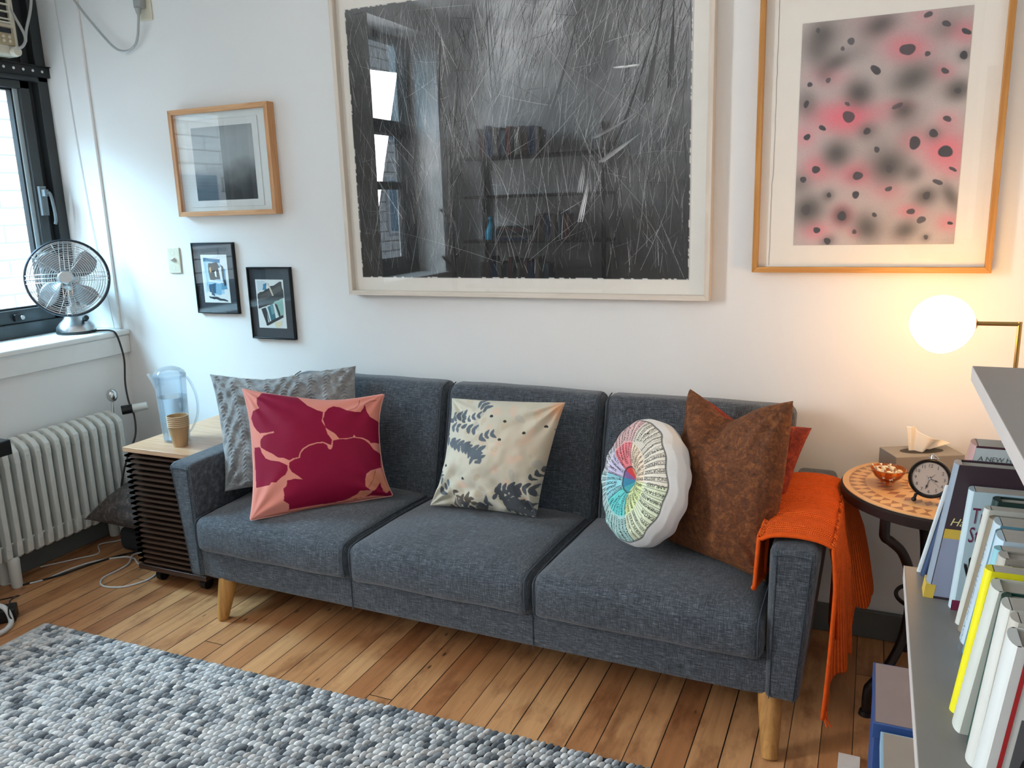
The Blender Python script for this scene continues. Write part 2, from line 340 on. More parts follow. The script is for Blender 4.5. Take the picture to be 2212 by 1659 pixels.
# ------------------------------------------------------------------ windows
def window(name, y0, y1, zt, ac=False):
    w = bpy.data.objects.new(name, None); COL.objects.link(w); place(w, (-0.2, (y0 + y1) / 2, 0.937), None); w['kind'] = 'structure'
    g = G(); X0, X1 = -0.27, -0.18
    g.box(X0, y1 - 0.05, 0.937, X1, y1, 2.75); g.box(X0, y0, 0.937, X1, y0 + 0.05, 2.75)
    g.box(X0, y0, 0.937, X1, y1, 1.0); g.box(X0, y0, 2.70, X1, y1, 2.75); g.box(X0, y0, 2.055, X1, y1, 2.12)
    g.box(X0, y1 - 0.085, 0.95, X1 - 0.045, y1 - 0.045, 2.75)
    g.build('window_frame', M_DKFRAME, w, bev=0.004)
    g = G(); a0, a1, b0, b1 = y0 + 0.085, y1 - 0.085, 1.0, 2.055; t = 0.047; XS0, XS1 = -0.255, -0.195
    g.box(XS0, a0, b0, XS1, a0 + t, b1); g.box(XS0, a1 - t, b0, XS1, a1, b1); g.box(XS0, a0, b0, XS1, a1, b0 + 0.06); g.box(XS0, a0, b1 - 0.035, XS1, a1, b1)
    mid = (a0 + a1) / 2 if not ac else None
    if not ac: g.box(XS0, a0, 1.60, XS1, a1, 1.66)
    g.build('window_sash', M_DKFRAME, w, bev=0.003)
    g = G(); c0, c1, d0, d1 = a0 + t, a1 - t, b0 + 0.06, b1 - 0.035; s_ = 0.02
    g.box(-0.25, c0, d0, -0.215, c0 + s_, d1); g.box(-0.25, c1 - s_, d0, -0.215, c1, d1)
    g.build('window_reveal_strip', M_GREYFRAME, w)
    g = G(); e = 0.008
    g.box(-0.252, c0 + s_, d0, -0.222, c0 + s_ + e, d1); g.box(-0.252, c1 - s_ - e, d0, -0.222, c1 - s_, d1); g.box(-0.252, c0 + s_, d0, -0.222, c1 - s_, d0 + e); g.box(-0.252, c0 + s_, d1 - e, -0.222, c1 - s_, d1)
    g.build('window_gasket', M_DKFRAME2, w)
    G().box(-0.240, c0 + s_ + e, d0 + e, -0.236, c1 - s_ - e, d1 - e).build('pane', M_PANE, w)
    if not ac: G().box(-0.240, y0 + 0.05, 2.12, -0.236, y1 - 0.05, 2.70).build('upper_pane', M_PANE, w)
    else: G().box(-0.245, y0 + 0.05, 2.12, -0.232, y1 - 0.05, 2.70).build('filler_panel', M_DKFRAME2, w)
    # lever handle on the stile and lock on the bottom rail
    g = G(); yh = a1 - 0.022; g.box(-0.195, yh - 0.016, 1.47, -0.178, yh + 0.016, 1.60); g.box(-0.178, yh - 0.010, 1.555, -0.155, yh + 0.010, 1.585)
    g.tube(catmull([(-0.158, yh, 1.57), (-0.150, yh + 0.012, 1.565), (-0.148, yh + 0.02, 1.50), (-0.150, yh + 0.022, 1.45), (-0.155, yh + 0.02, 1.43)], 4), 0.007, 8)
    g.build('handle', mat('grey_handle', '#70797d', 0.35), w, bev=0.002)
    g = G(); yl = a1 - 0.22; g.box(-0.195, yl - 0.03, 1.012, -0.175, yl + 0.012, 1.043); g.build('lock', M_BLACK, w, bev=0.003)
    g = G(); g.cone((-0.175, yl, 1.027), (-0.168, yl, 1.027), 0.011, 0.010, 16); g.build('lock_cylinder', M_CHROME, w)
    return w
window('window_1', -1.35, -0.012, 2.75, True)
window('window_2', -3.3, -2.35, 2.75, False)

# building across the street (seen burnt out through the panes and in the picture glass)
def facade_mat():
    m_ = bpy.data.materials.new('pale_brick_facade'); t = NT(m_); v = t.coords((1, 1, 1), (0, PI / 2, 0)); tc = t.new('ShaderNodeTexCoord'); sp = t.new('ShaderNodeSeparateXYZ'); t.link(tc.outputs['Object'], sp.inputs[0])
    cb = t.new('ShaderNodeCombineXYZ'); t.link(sp.outputs[1], cb.inputs[0]); t.link(sp.outputs[2], cb.inputs[1])
    b = t.new('ShaderNodeTexBrick'); b.inputs['Scale'].default_value = 1.0; b.inputs['Brick Width'].default_value = 0.6; b.inputs['Row Height'].default_value = 0.2; b.inputs['Mortar Size'].default_value = 0.012
    b.inputs['Color1'].default_value = (*hx('#f1eee6'), 1); b.inputs['Color2'].default_value = (*hx('#e9e5da'), 1); b.inputs['Mortar'].default_value = (*hx('#8d8a83'), 1); t.link(cb.outputs[0], b.inputs['Vector'])
    t.link(b.outputs[0], t.b.inputs['Base Color']); t.b.inputs['Roughness'].default_value = 0.9; return m_
bd = thing('building', 'pale brick building across the street, seen bright through the window', 'building', (-6.2, 0, -6))
G().box(-6.6, -16, -6, -6.0, 12, 9).build('facade', facade_mat(), bd)
M_BLIND = mat('blue_grey_blinds', '#7fa9bd', 0.5, var=0.02); M_FRW = mat('white_casing', '#f0f0ee', 0.6, var=0.02)
for yy in np.arange(-13.0, 11, 1.9):
    for zz in (-0.9, 0.95, 2.8):
        g = G(); g.box(-6.02, yy, zz, -5.95, yy + 0.95, zz + 1.15); f_ = g.build('window', M_FRW, bd)
        g = G()
        for k in range(22): g.box(-5.95, yy + 0.08, zz + 0.06 + k * 0.047, -5.935, yy + 0.87, zz + 0.06 + k * 0.047 + 0.036)
        g.build('blind', M_BLIND, f_)

# ------------------------------------------------------------------ air conditioner, its bracket and cords
ac = thing('air_conditioner', 'beige window air conditioner fitted above the near window', 'air conditioner', (-0.12, -0.45, 2.135))
M_ACB = mat('aged_beige_plastic', '#cbc5b3', 0.5, var=0.05)
g = G(); g.box(-0.60, -0.80, 2.135, -0.10, -0.185, 2.55); g.build('housing', M_ACB, ac, bev=0.012, seg=3)
g = G(); g.box(-0.10, -0.70, 2.265, -0.098, -0.215, 2.53); g.build('vent_recess', M_BLACK, ac)
g = G()
for k in range(9): g.box(-0.100, -0.70, 2.275 + k * 0.029, -0.084, -0.222, 2.281 + k * 0.029)
g.box(-0.1, -0.222, 2.265, -0.086, -0.214, 2.53); g.box(-0.1, -0.70, 2.262, -0.086, -0.214, 2.268)
g.build('grille', M_ACB, ac, bev=0.001)
g = G(); g.box(-0.10, -0.42, 2.175, -0.092, -0.208, 2.248); g.build('control_panel', mat('tan_panel', '#a8987a', 0.5), ac, bev=0.003)
g = G(); g.box(-0.092, -0.40, 2.222, -0.088, -0.222, 2.243); g.build('display', mat('display_black', '#141a24', 0.15), ac, bev=0.006, seg=3)
for k in range(6):
    g = G(); g.cone((-0.092, -0.235 - (k % 3) * 0.026, 2.207 - (k // 3) * 0.017), (-0.086, -0.235 - (k % 3) * 0.026, 2.207 - (k // 3) * 0.017), 0.006, 0.006, 14); g.build('button', M_CREAMPL, ac)
g = G(); g.cone((-0.10, -0.215, 2.152), (-0.075, -0.215, 2.152), 0.022, 0.019, 28); g.build('knob', M_ACB, ac, bev=0.002)
g = G(); put_text(g, 'Panasonic', 0.015, (-0.0985, -0.335, 2.152), (0, 1, 0), (0, 0, 1)); g.build('lettering', mat('grey_print', '#5e5d58', 0.5), ac)
M_BRK = mat('black_angle_iron', '#17191b', 0.45)
g = G(); g.box(-0.19, -1.33, 2.075, -0.16, -0.006, 2.079); g.box(-0.164, -1.33, 2.079, -0.160, -0.006, 2.118)
g.box(-0.19, -1.33, 2.118, -0.15, 0.0, 2.122)
b_ = g.build('support_bracket', M_BRK, bev=0.001); tag(b_, 'black perforated angle iron bracket across the window under the air conditioner', 'bracket')
g = G()
for k in range(14): g.cone((-0.161, -0.05 - k * 0.045, 2.098), (-0.1585, -0.05 - k * 0.045, 2.098), 0.006, 0.006, 8)
g.build('bolt_hole', M_WHITEPL, b_)
M_CORD = mat('grey_cord', '#a8aaa8', 0.45, var=0.03); M_WCORD = mat('white_cord', '#cfd0cf', 0.4, var=0.02); M_BCORD = mat('black_cord', '#121213', 0.45)
oc = G(); oc.tube(catmull([(-0.10, -0.235, 2.165), (-0.07, -0.20, 2.17), (-0.085, -0.165, 2.22), (-0.10, -0.19, 2.30), (-0.11, -0.225, 2.38), (-0.11, -0.24, 2.46), (-0.10, -0.22, 2.56), (-0.07, -0.13, 2.60), (-0.08, -0.10, 2.50), (-0.09, -0.11, 2.36), (-0.09, -0.15, 2.25), (-0.085, -0.165, 2.20)], 8), 0.006, 8)
tag(oc.build('cord', M_CORD, loc=(-0.09, -0.2, 2.17)), 'grey looped power cord tied beside the air conditioner', 'cord')
g = G(); g.box(0.420, -0.007, 2.252, 0.488, 0.0, 2.372); out_ = g.build('wall_outlet', M_CREAMPL, bev=0.003); tag(out_, 'cream wall outlet plate high on the wall above the small frames', 'outlet')
g = G(); P = [(0.444, -0.034, 2.285), (0.440, -0.034, 2.25), (0.420, -0.03, 2.19), (0.385, -0.022, 2.155), (0.33, -0.018, 2.142), (0.27, -0.018, 2.16), (0.20, -0.02, 2.225), (0.13, -0.03, 2.31), (0.08, -0.04, 2.38), (0.03, -0.06, 2.47), (-0.05, -0.10, 2.56)]
g.tube(catmull(P, 8), 0.0052, 8); pc = g.build('cord', M_CORD, loc=(0.444, -0.03, 2.142)); tag(pc, 'grey power cord sagging from the high wall outlet', 'cord')
g = G(); g.box(0.424, -0.04, 2.296, 0.464, -0.007, 2.34); g.cone((0.444, -0.034, 2.30), (0.444, -0.034, 2.270), 0.014, 0.008, 14); g.build('plug', mat('grey_plug', '#9a9d9b', 0.5), pc, bev=0.006, seg=3)
# thin wire on the reveal
g = G(); g.tube(catmull([(-0.07, -0.016, 2.6), (-0.055, -0.016, 2.2), (-0.045, -0.016, 1.8), (-0.02, -0.016, 1.4), (0.02, -0.018, 1.08), (0.05, -0.03, 0.945)], 8), 0.0016, 6)
tag(g.build('wire', M_WCORD), 'thin white wire running down the wall beside the window', 'wire')

# light switch
sw = thing('light_switch', 'cream toggle light switch plate left of the black frames', 'light switch', (0.45, 0, 1.2))
G().box(0.414, -0.007, 1.199, 0.486, 0.0, 1.313).build('plate', M_CREAMPL, sw, bev=0.003)
g = G(); g.hexa([(0.444, -0.009, 1.25), (0.456, -0.009, 1.25), (0.456, -0.006, 1.262), (0.444, -0.006, 1.262), (0.443, -0.026, 1.262), (0.455, -0.026, 1.262), (0.456, -0.006, 1.27), (0.444, -0.006, 1.27)]); g.build('toggle', M_WHITEPL, sw)
g = G(); g.cone((0.45, -0.007, 1.288), (0.45, -0.0085, 1.288), 0.004, 0.004, 10); g.cone((0.45, -0.007, 1.224), (0.45, -0.0085, 1.224), 0.004, 0.004, 10); g.build('screw', M_CHROME, sw)

# ------------------------------------------------------------------ desk fan on the sill
FC = Vector((0.010, -0.205, 1.193)); FN = Vector((0.70, -0.69, 0.16)).normalized(); FX = Vector((0, 0, 1)).cross(FN).normalized(); FY = FN.cross(FX)
fan = thing('desk_fan', 'brushed metal desk fan with round wire guard on the window sill', 'fan', (-0.047, -0.15, 0.937))
bx, by, bz = -0.047, -0.155, 0.938
g = G(); g.lathe([(0.0, 0), (0.082, 0), (0.084, 0.006), (0.083, 0.012), (0, 0.012)], (bx, by, bz), n=40); g.build('base_ring', M_BLACK, fan)
g = G(); g.lathe([(0.082, 0.012), (0.080, 0.030), (0.066, 0.048), (0.048, 0.066), (0.036, 0.088), (0.030, 0.110), (0.028, 0.125), (0.0, 0.128)], (bx, by, bz), n=40); g.build('base', M_STEEL, fan)
g = G(); kd = Vector((0.85, -0.1, 0.5)).normalized(); k0 = Vector((bx, by, bz)) + Vector((0.052, 0.0, 0.055)); g.cone(k0, k0 + kd * 0.022, 0.006, 0.006, 12); g.cone(k0 + kd * 0.018, k0 + kd * 0.038, 0.013, 0.012, 10); g.build('knob', M_BLACK, fan, bev=0.002)
g = G(); mc = FC - FN * 0.085; g.lathe([(0, -0.07), (0.03, -0.066), (0.046, -0.045), (0.05, 0.0), (0.048, 0.045), (0.03, 0.062), (0, 0.065)], mc, FN, 28); g.tube([Vector((bx, by, bz + 0.12)), Vector((bx, by, bz + 0.17)), mc + Vector((0, 0, -0.03))], 0.016, 12); g.build('motor', M_STEEL, fan)
def fp(r, a, h): return FC + (FX * math.cos(a) + FY * math.sin(a)) * r + FN * h
RG = 0.168
def dome(r, s): return s * (0.045 * (1 - (r / RG) ** 3.2))
g = G(); g.tube([fp(RG, 2 * PI * k / 64, 0) for k in range(64)], 0.0055, 8, True); g.build('guard_rim', mat('dark_guard_rim', '#3a4047', 0.35, 0.8), fan)
g = G()
for k in range(15):
    r = 0.036 + (RG - 0.036) * (k + 0.5) / 15.2; g.tube([fp(r, 2 * PI * q / 56, dome(r, 1)) for q in range(56)], 0.0013, 5, True)
for a0 in (0, PI / 2, PI, 3 * PI / 2):
    for off in (-0.018, 0, 0.018):
        pts = []
        for q in range(9):
            r = 0.03 + (RG - 0.03) * q / 8; rr = math.sqrt(max(r * r - off * off, 0)); v = fp(0, 0, dome(r, 1) + 0.002) + (FX * math.cos(a0) + FY * math.sin(a0)) * rr + (FX * -math.sin(a0) + FY * math.cos(a0)) * off; pts.append(v)
        g.tube(pts, 0.0018, 5)
for a0 in (PI / 4, 3 * PI / 4, 5 * PI / 4, 7 * PI / 4): g.tube([fp(0.03 + (RG - 0.03) * q / 8, a0 + 0.12, dome(0.03 + (RG - 0.03) * q / 8, 1) + 0.002) for q in range(9)], 0.0016, 5)
g.build('front_guard', M_CHROME, fan)
g = G()
for k in range(11):
    r = 0.045 + (RG - 0.045) * (k + 0.5) / 11.2; g.tube([fp(r, 2 * PI * q / 48, dome(r, -1.1)) for q in range(48)], 0.0013, 5, True)
for k in range(10): g.tube([fp(0.04 + (RG - 0.04) * q / 8, 2 * PI * k / 10, dome(0.04 + (RG - 0.04) * q / 8, -1.1)) for q in range(9)], 0.0016, 5)
g.build('rear_guard', M_CHROME, fan)
g = G(); g.lathe([(0.0, 0.052), (0.026, 0.051), (0.030, 0.046), (0.030, 0.040), (0, 0.040)], FC, FN, 32); hub = g.build('badge', M_STEEL, fan)
M_BLADE = mat('grey_fan_blade', '#8d9295', 0.35, 0.6, var=0.04)
for k in range(4):
    a0 = 2 * PI * k / 4 + 0.5
    def bl(u, v, a0=a0):
        r = 0.03 + 0.115 * v; w = (0.35 + 0.95 * math.sin(PI * (0.12 + 0.8 * v))) * 0.62
        a = a0 + (u - 0.5) * w * 1.15 + 0.25 * v; return fp(r, a, 0.018 * (u - 0.5) * 2 * (1 - 0.4 * v) - 0.006)
    g = G(); g.grid(bl, 10, 10); o = g.build('blade', M_BLADE, fan); o.modifiers.new('solid', 'SOLIDIFY').thickness = 0.002
g = G(); g.lathe([(0, 0.02), (0.03, 0.015), (0.034, -0.02), (0, -0.02)], FC, FN, 24); g.build('blade_hub', M_STEEL, fan)
# fan cord: off the sill, down past the radiator to the floor
g = G(); P = [(0.025, -0.125, 0.944), (0.06, -0.10, 0.944), (0.10, -0.09, 0.942), (0.122, -0.085, 0.925), (0.135, -0.08, 0.87), (0.145, -0.08, 0.80), (0.155, -0.10, 0.70), (0.185, -0.12, 0.62), (0.22, -0.13, 0.555), (0.245, -0.16, 0.47), (0.245, -0.22, 0.38), (0.25, -0.27, 0.28), (0.262, -0.30, 0.18)]
g.tube(catmull(P, 8), 0.0042, 8); tag(g.build('cord', M_BCORD), 'black fan cord hanging from the sill down beside the radiator', 'cord')

# ------------------------------------------------------------------ radiator
rad = thing('radiator', 'white cast iron column radiator under the window sill', 'radiator', (0.16, -0.5, 0))
SP = 0.0455; ZT, ZB = 0.592, 0.115
for k in range(15):
    y = -0.205 - SP * k; g = G()
    for xx, w in ((0.118, 0.011), (0.166, 0.011), (0.205, 0.012)):
        z0 = 0.0 if (k == 13 and xx > 0.2) else ZB + 0.01
        g.tube([(xx, y, ZB + 0.02), (xx, y, ZT - 0.045)], 0.0095, 10)
    # flat side-profile web joining the columns: loop at top and bottom
    prof = [(0.104, ZT - 0.075), (0.106, ZT - 0.02), (0.122, ZT - 0.002), (0.150, ZT), (0.196, ZT - 0.022), (0.216, ZT - 0.042), (0.219, ZT - 0.09), (0.190, ZT - 0.085), (0.182, ZT - 0.06), (0.140, ZT - 0.055), (0.130, ZT - 0.08)]
    g.prism([(a, y - 0.0125, b) for a, b in prof], (0, 0.025, 0))
    prof = [(0.104, ZB + 0.06), (0.106, ZB + 0.02), (0.130, ZB + 0.005), (0.195, ZB), (0.214, ZB + 0.014), (0.219, ZB + 0.075), (0.190, ZB + 0.07), (0.182, ZB + 0.045), (0.140, ZB + 0.045), (0.130, ZB + 0.07)]
    g.prism([(a, y - 0.0125, b) for a, b in prof], (0, 0.025, 0))
    g.box(0.186, y - 0.0105, ZB + 0.05, 0.2185, y + 0.0105, ZT - 0.06)
    g.build('section', M_RAD, rad, bev=0.004, seg=2)
g = G(); ya, yb = -0.19, -0.205 - SP * 14 - 0.01
for zz in (ZT - 0.035, ZB + 0.035): g = G(); g.tube([(0.155, ya, zz), (0.155, yb, zz)], 0.017, 14); g.build('header', M_RAD, rad)
g = G(); g.tube([(0.192, ya, ZB + 0.065), (0.192, yb, ZB + 0.065)], 0.005, 8); g.build('tie_rod', M_RAD, rad)
for yy in (-0.245, -0.205 - SP * 12.6):
    for xx in (0.125, 0.197):
        g = G(); g.lathe([(0.019, 0.0), (0.021, 0.01), (0.023, 0.10), (0.024, 0.115), (0.019, 0.13)], (xx, yy, 0), n=18); g.build('foot', M_RAD, rad)
g = G(); yv = -0.205 - SP * 14.6; g.lathe([(0.0, -0.03), (0.024, -0.03), (0.028, -0.01), (0.028, 0.02), (0.02, 0.03), (0, 0.03)], (0.19, yv, 0.145), (0, 1, 0), 20); g.cone((0.19, yv - 0.02, 0.12), (0.19, yv - 0.02, 0.0), 0.02, 0.02, 18); g.build('inlet_valve', M_RAD, rad)
# steam vent and thermostatic valve at the right end
g = G(); g.cone((0.165, -0.197, 0.575), (0.165, -0.190, 0.632), 0.006, 0.005, 12); g.build('vent_stem', M_CHROME, rad)
g = G(); g.sph((0.168, -0.19, 0.662), (0.024, 0.024, 0.030), 24, 14); g.build('air_vent', M_CHROME, rad)
g = G(); g.cone((0.185, -0.165, 0.587), (0.215, -0.130, 0.590), 0.021, 0.021, 22); g.build('valve_collar', M_BLACK, rad, bev=0.002)
g = G(); g.cone((0.215, -0.130, 0.590), (0.262, -0.085, 0.597), 0.020, 0.017, 22); g.build('valve_head', M_RAD, rad, bev=0.004, seg=3)
# ------------------------------------------------------------------ pictures on the wall
def picture(name, label, x0, z0, x1, z1, fw, depth, mx, mz, back_mat, group=None, liner=0.0):
    """box frame with mitred rails: outer rectangle, rail width, depth off the wall"""
    p = thing(name, label, 'picture', ((x0 + x1) / 2, 0, z0), group); Y0, Y1 = -depth, -0.0005
    for nm, a, b, c, d, mt in (('top_rail', (x0, z1), (x1, z1), (x1 - fw, z1 - fw), (x0 + fw, z1 - fw), mx), ('bottom_rail', (x0, z0), (x1, z0), (x1 - fw, z0 + fw), (x0 + fw, z0 + fw), mx),
                               ('left_stile', (x0, z0), (x0, z1), (x0 + fw, z1 - fw), (x0 + fw, z0 + fw), mz), ('right_stile', (x1, z0), (x1, z1), (x1 - fw, z1 - fw), (x1 - fw, z0 + fw), mz)):
        G().prism([(q[0], Y0, q[1]) for q in (a, b, c, d)], (0, Y1 - Y0, 0)).build(nm, mt, p, bev=0.0012)
    G().box(x0 + fw * 0.6, -depth * 0.45, z0 + fw * 0.6, x1 - fw * 0.6, -depth * 0.45 + 0.002, z1 - fw * 0.6).build('backing', back_mat, p)
    G().box(x0 + fw * 0.9, -depth * 0.86, z0 + fw * 0.9, x1 - fw * 0.9, -depth * 0.86 + 0.0015, z1 - fw * 0.9).build('glazing', M_ARTPANE, p)
    return p, -depth * 0.45
def invbil(P, Q):
    """(n,2) picture points -> (s,t) in the quad TL,TR,BR,BL (s right, t down, 0..1)"""
    P = np.asarray(P, float); TL, TR, BR, BL = [np.array(q, float) for q in Q]; st = np.full((len(P), 2), 0.5)
    for _ in range(12):
        s, t = st[:, :1], st[:, 1:]
        F = TL * (1 - s) * (1 - t) + TR * s * (1 - t) + BR * s * t + BL * (1 - s) * t - P
        Js = (TR - TL) * (1 - t) + (BR - BL) * t; Jt = (BL - TL) * (1 - s) + (BR - TR) * s
        D = Js[:, 0] * Jt[:, 1] - Js[:, 1] * Jt[:, 0]
        st[:, 0] -= (F[:, 0] * Jt[:, 1] - F[:, 1] * Jt[:, 0]) / D; st[:, 1] -= (Js[:, 0] * F[:, 1] - Js[:, 1] * F[:, 0]) / D
    return st
def inpoly(S, T, poly):
    r = np.zeros(S.shape, bool); n = len(poly)
    for i in range(n):
        x0, y0 = poly[i]; x1, y1 = poly[(i + 1) % n]
        c = ((y0 > T) != (y1 > T)); xi = (x1 - x0) * (T - y0) / ((y1 - y0) if y1 != y0 else 1e-9) + x0; r ^= c & (S < xi)
    return r
def vnoise(shape_s, shape_t, n0, seed, oct=3):
    """smooth value noise on arrays in 0..1"""
    r = np.random.default_rng(seed); S = shape_s; T = shape_t; out = np.zeros(S.shape); amp = 1.0; tot = 0
    for o in range(oct):
        n = n0 * 2 ** o; g = r.random((n + 2, n + 2)); x = np.clip(S, 0, 1) * n; y = np.clip(T, 0, 1) * n; i = x.astype(int).clip(0, n); j = y.astype(int).clip(0, n); fx = x - i; fy = y - j
        fx = fx * fx * (3 - 2 * fx); fy = fy * fy * (3 - 2 * fy)
        out += amp * ((g[j, i] * (1 - fx) + g[j, np.minimum(i + 1, n + 1)] * fx) * (1 - fy) + (g[np.minimum(j + 1, n + 1), i] * (1 - fx) + g[np.minimum(j + 1, n + 1), np.minimum(i + 1, n + 1)] * fx) * fy); tot += amp; amp *= 0.5
    return out / tot
def sheet(name, x0, z0, x1, z1, y, colfn, nu, nv, parent, mat_, corners=None):
    u = np.linspace(0, 1, nu); v = np.linspace(0, 1, nv); U, V = np.meshgrid(u, v)  # V down
    col = colfn(U, V).reshape(-1, 3)
    X = x0 + (x1 - x0) * U; Z = z1 + (z0 - z1) * V
    g = G(); g.v = np.stack([X, np.full_like(X, y), Z], -1).reshape(-1, 3).tolist()
    idx = np.arange(nu * nv).reshape(nv, nu); g.f = np.stack([idx[:-1, :-1], idx[:-1, 1:], idx[1:, 1:], idx[1:, :-1]], -1).reshape(-1, 4).tolist(); g.mi = [0] * len(g.f)
    return g.build(name, mat_, parent, color=col, smooth=False)
def lin(a):
    a = np.asarray(a, float); return np.where(a <= 0.04045, a / 12.92, ((a + 0.055) / 1.055) ** 2.4)
M_PAPER = mat('warm_white_mat_board', '#e9e4da', 0.85, var=0.015, bump=0.05, bscale=400)
M_PAPER2 = mat('cool_white_paper', '#e2e8e6', 0.85, var=0.015)
M_DRAW = attr_mat('charcoal_on_paper', 0.9); M_PRINT = attr_mat('printed_paper', 0.7)

# --- the big charcoal drawing of tangled grass
big, yb = picture('framed_drawing', 'large charcoal drawing of tangled grass in a pale box frame above the sofa', 1.398, 1.122, 2.813, 2.262, 0.018, 0.045, M_PALEX, M_PALEZ, M_PAPER)
BX0, BX1, BZ0, BZ1 = 1.452, 2.742, 1.189, 2.176
TONE = np.array([[.30, .35, .38, .30, .47, .52, .34, .30, .48], [.20, .30, .34, .34, .56, .55, .28, .40, .52], [.12, .24, .26, .33, .50, .38, .22, .45, .45],
                 [.10, .10, .33, .38, .25, .22, .28, .38, .34], [.10, .12, .38, .28, .11, .14, .22, .30, .26], [.10, .10, .34, .17, .11, .14, .26, .24, .17],
                 [.10, .09, .26, .10, .10, .11, .14, .10, .12], [.08, .08, .10, .07, .08, .08, .07, .06, .07]])
def tone(U, V):
    H, W = TONE.shape; x = np.clip(U, 0, 1) * (W - 1); y = np.clip(V, 0, 1) * (H - 1); i = np.minimum(x.astype(int), W - 2); j = np.minimum(y.astype(int), H - 2); fx = x - i; fy = y - j
    fx = fx * fx * (3 - 2 * fx); fy = fy * fy * (3 - 2 * fy)
    return (TONE[j, i] * (1 - fx) + TONE[j, i + 1] * fx) * (1 - fy) + (TONE[j + 1, i] * (1 - fx) + TONE[j + 1, i + 1] * fx) * fy
def draw_col(U, V):
    t = 1.22 * tone(U + 0.04 * (vnoise(U, V, 7, 3) - .5), V + 0.06 * (vnoise(U, V, 7, 4) - .5)) * (0.78 + 0.44 * vnoise(U, V, 17, 5, 3))
    edge = np.minimum(np.minimum(U, 1 - U) * 1.3, np.minimum(V, 1 - V)); rag = (vnoise(U, V, 60, 9, 2) - 0.5) * 0.012
    m_ = edge < 0.002 + np.abs(rag) * 0.5
    c = np.stack([t * 0.98, t * 0.99, t], -1); c[m_] = (0.86, 0.85, 0.82); return lin(c)
sheet('drawing', BX0, BZ0, BX1, BZ1, yb - 0.0012, draw_col, 420, 330, big, M_DRAW)
r_ = np.random.default_rng(11); V_, F_, C_ = [], [], []
def stroke(u, v, a, L, w, bend, lum, k):
    n = 5; pts = []
    for i in range(n):
        s = i / (n - 1); aa = a + bend * s; pts.append((u, v)); u += L / (n - 1) * math.cos(aa); v += L / (n - 1) * math.sin(aa)
    pts = [(x, z) for x, z in pts if BX0 + .004 < x < BX1 - .004 and BZ0 + .004 < z < BZ1 - .004]
    if len(pts) < 2: return
    b = len(V_); yy = yb - 0.0016 - k * 1.1e-7; n = len(pts)
    for i, (x, z) in enumerate(pts):
        x2, z2 = pts[min(i + 1, n - 1)]; x1, z1 = pts[max(i - 1, 0)]; d = math.hypot(x2 - x1, z2 - z1) or 1; ww = w * (1 - 0.75 * abs(2 * i / (n - 1) - 0.7)) + 0.0001
        nx, nz = -(z2 - z1) / d * ww, (x2 - x1) / d * ww; V_.append((x + nx, yy, z + nz)); V_.append((x - nx, yy, z - nz)); C_.append((lum,) * 3); C_.append((lum,) * 3)
    for i in range(n - 1): F_.append((b + 2 * i, b + 2 * i + 1, b + 2 * i + 3, b + 2 * i + 2))
for k in range(5600):
    u = BX0 + r_.random() * (BX1 - BX0); v = BZ0 + r_.random() * (BZ1 - BZ0); U = (u - BX0) / (BX1 - BX0); Vn = (BZ1 - v) / (BZ1 - BZ0)
    t = float(tone(np.array([U]), np.array([Vn]))[0]); up = PI / 2 + r_.normal(0, 0.28) - (0.32 if (U > 0.45 and Vn < 0.6) else 0.0)
    if k % 14 == 0: up = r_.random() * PI
    L = 0.04 + r_.random() ** 2 * 0.26; dark = r_.random() < (0.62 if t > 0.33 else 0.30)
    lum = max(0.03, t * (0.25 + 0.4 * r_.random())) if dark else min(0.85, t * 1.15 + 0.03 + 0.50 * r_.random() ** 3)
    if k % 40 == 0: lum = 0.72
    stroke(u, v, up, L, 0.00025 + 0.0007 * r_.random() ** 2, r_.normal(0, 0.18), lum, k)
# a few long readable stems, branch shapes and dark twigs
for (u, v, a, L, w, bd_, lum) in [(.33, 1.0, -0.75, .55, .0022, -.25, .22), (.45, .02, -1.55, .42, .0016, .05, .10), (.62, .45, 1.2, .5, .0026, .1, .12), (.80, .55, 1.15, .45, .003, .15, .12), (.55, .62, 1.1, .28, .007, .2, .20), (.60, .58, 1.35, .30, .006, -.2, .22),
                                  (.88, .42, 1.35, .42, .006, .1, .22), (.94, .38, 1.5, .5, .005, .05, .18), (.45, .55, .9, .25, .005, .3, .24), (.28, .5, 1.45, .4, .004, .05, .20), (.20, .6, 1.4, .38, .004, .0, .24), (.74, .52, .35, .2, .006, .2, .42), (.76, .60, .5, .17, .008, .1, .5),
                                  (.80, .30, -.02, .09, .004, 0, .75), (.70, .80, 1.3, .15, .004, 0, .7), (.70, .70, 1.35, .10, .004, 0, .55)]:
    for q in range(3): stroke(BX0 + (u + .006 * q) * (BX1 - BX0), BZ1 - v * (BZ1 - BZ0), a + .03 * q, L * (1 - .1 * q), w * (1 - .3 * q), bd_, lum * (1 + .2 * q), 5600 + q)
for k in range(34):
    u = .45 + .55 * r_.random(); v = .35 + .6 * r_.random(); stroke(BX0 + u * (BX1 - BX0), BZ1 - v * (BZ1 - BZ0), PI / 2 + r_.normal(0, .6), 0.2 + .3 * r_.random(), 0.0007, r_.normal(0, .1), .45 + .2 * r_.random(), 5700 + k)
g = G(); g.v = V_; g.f = F_; g.mi = [0] * len(F_); g.build('pencil_strokes', M_DRAW, big, color=lin(np.array(C_)), smooth=False)

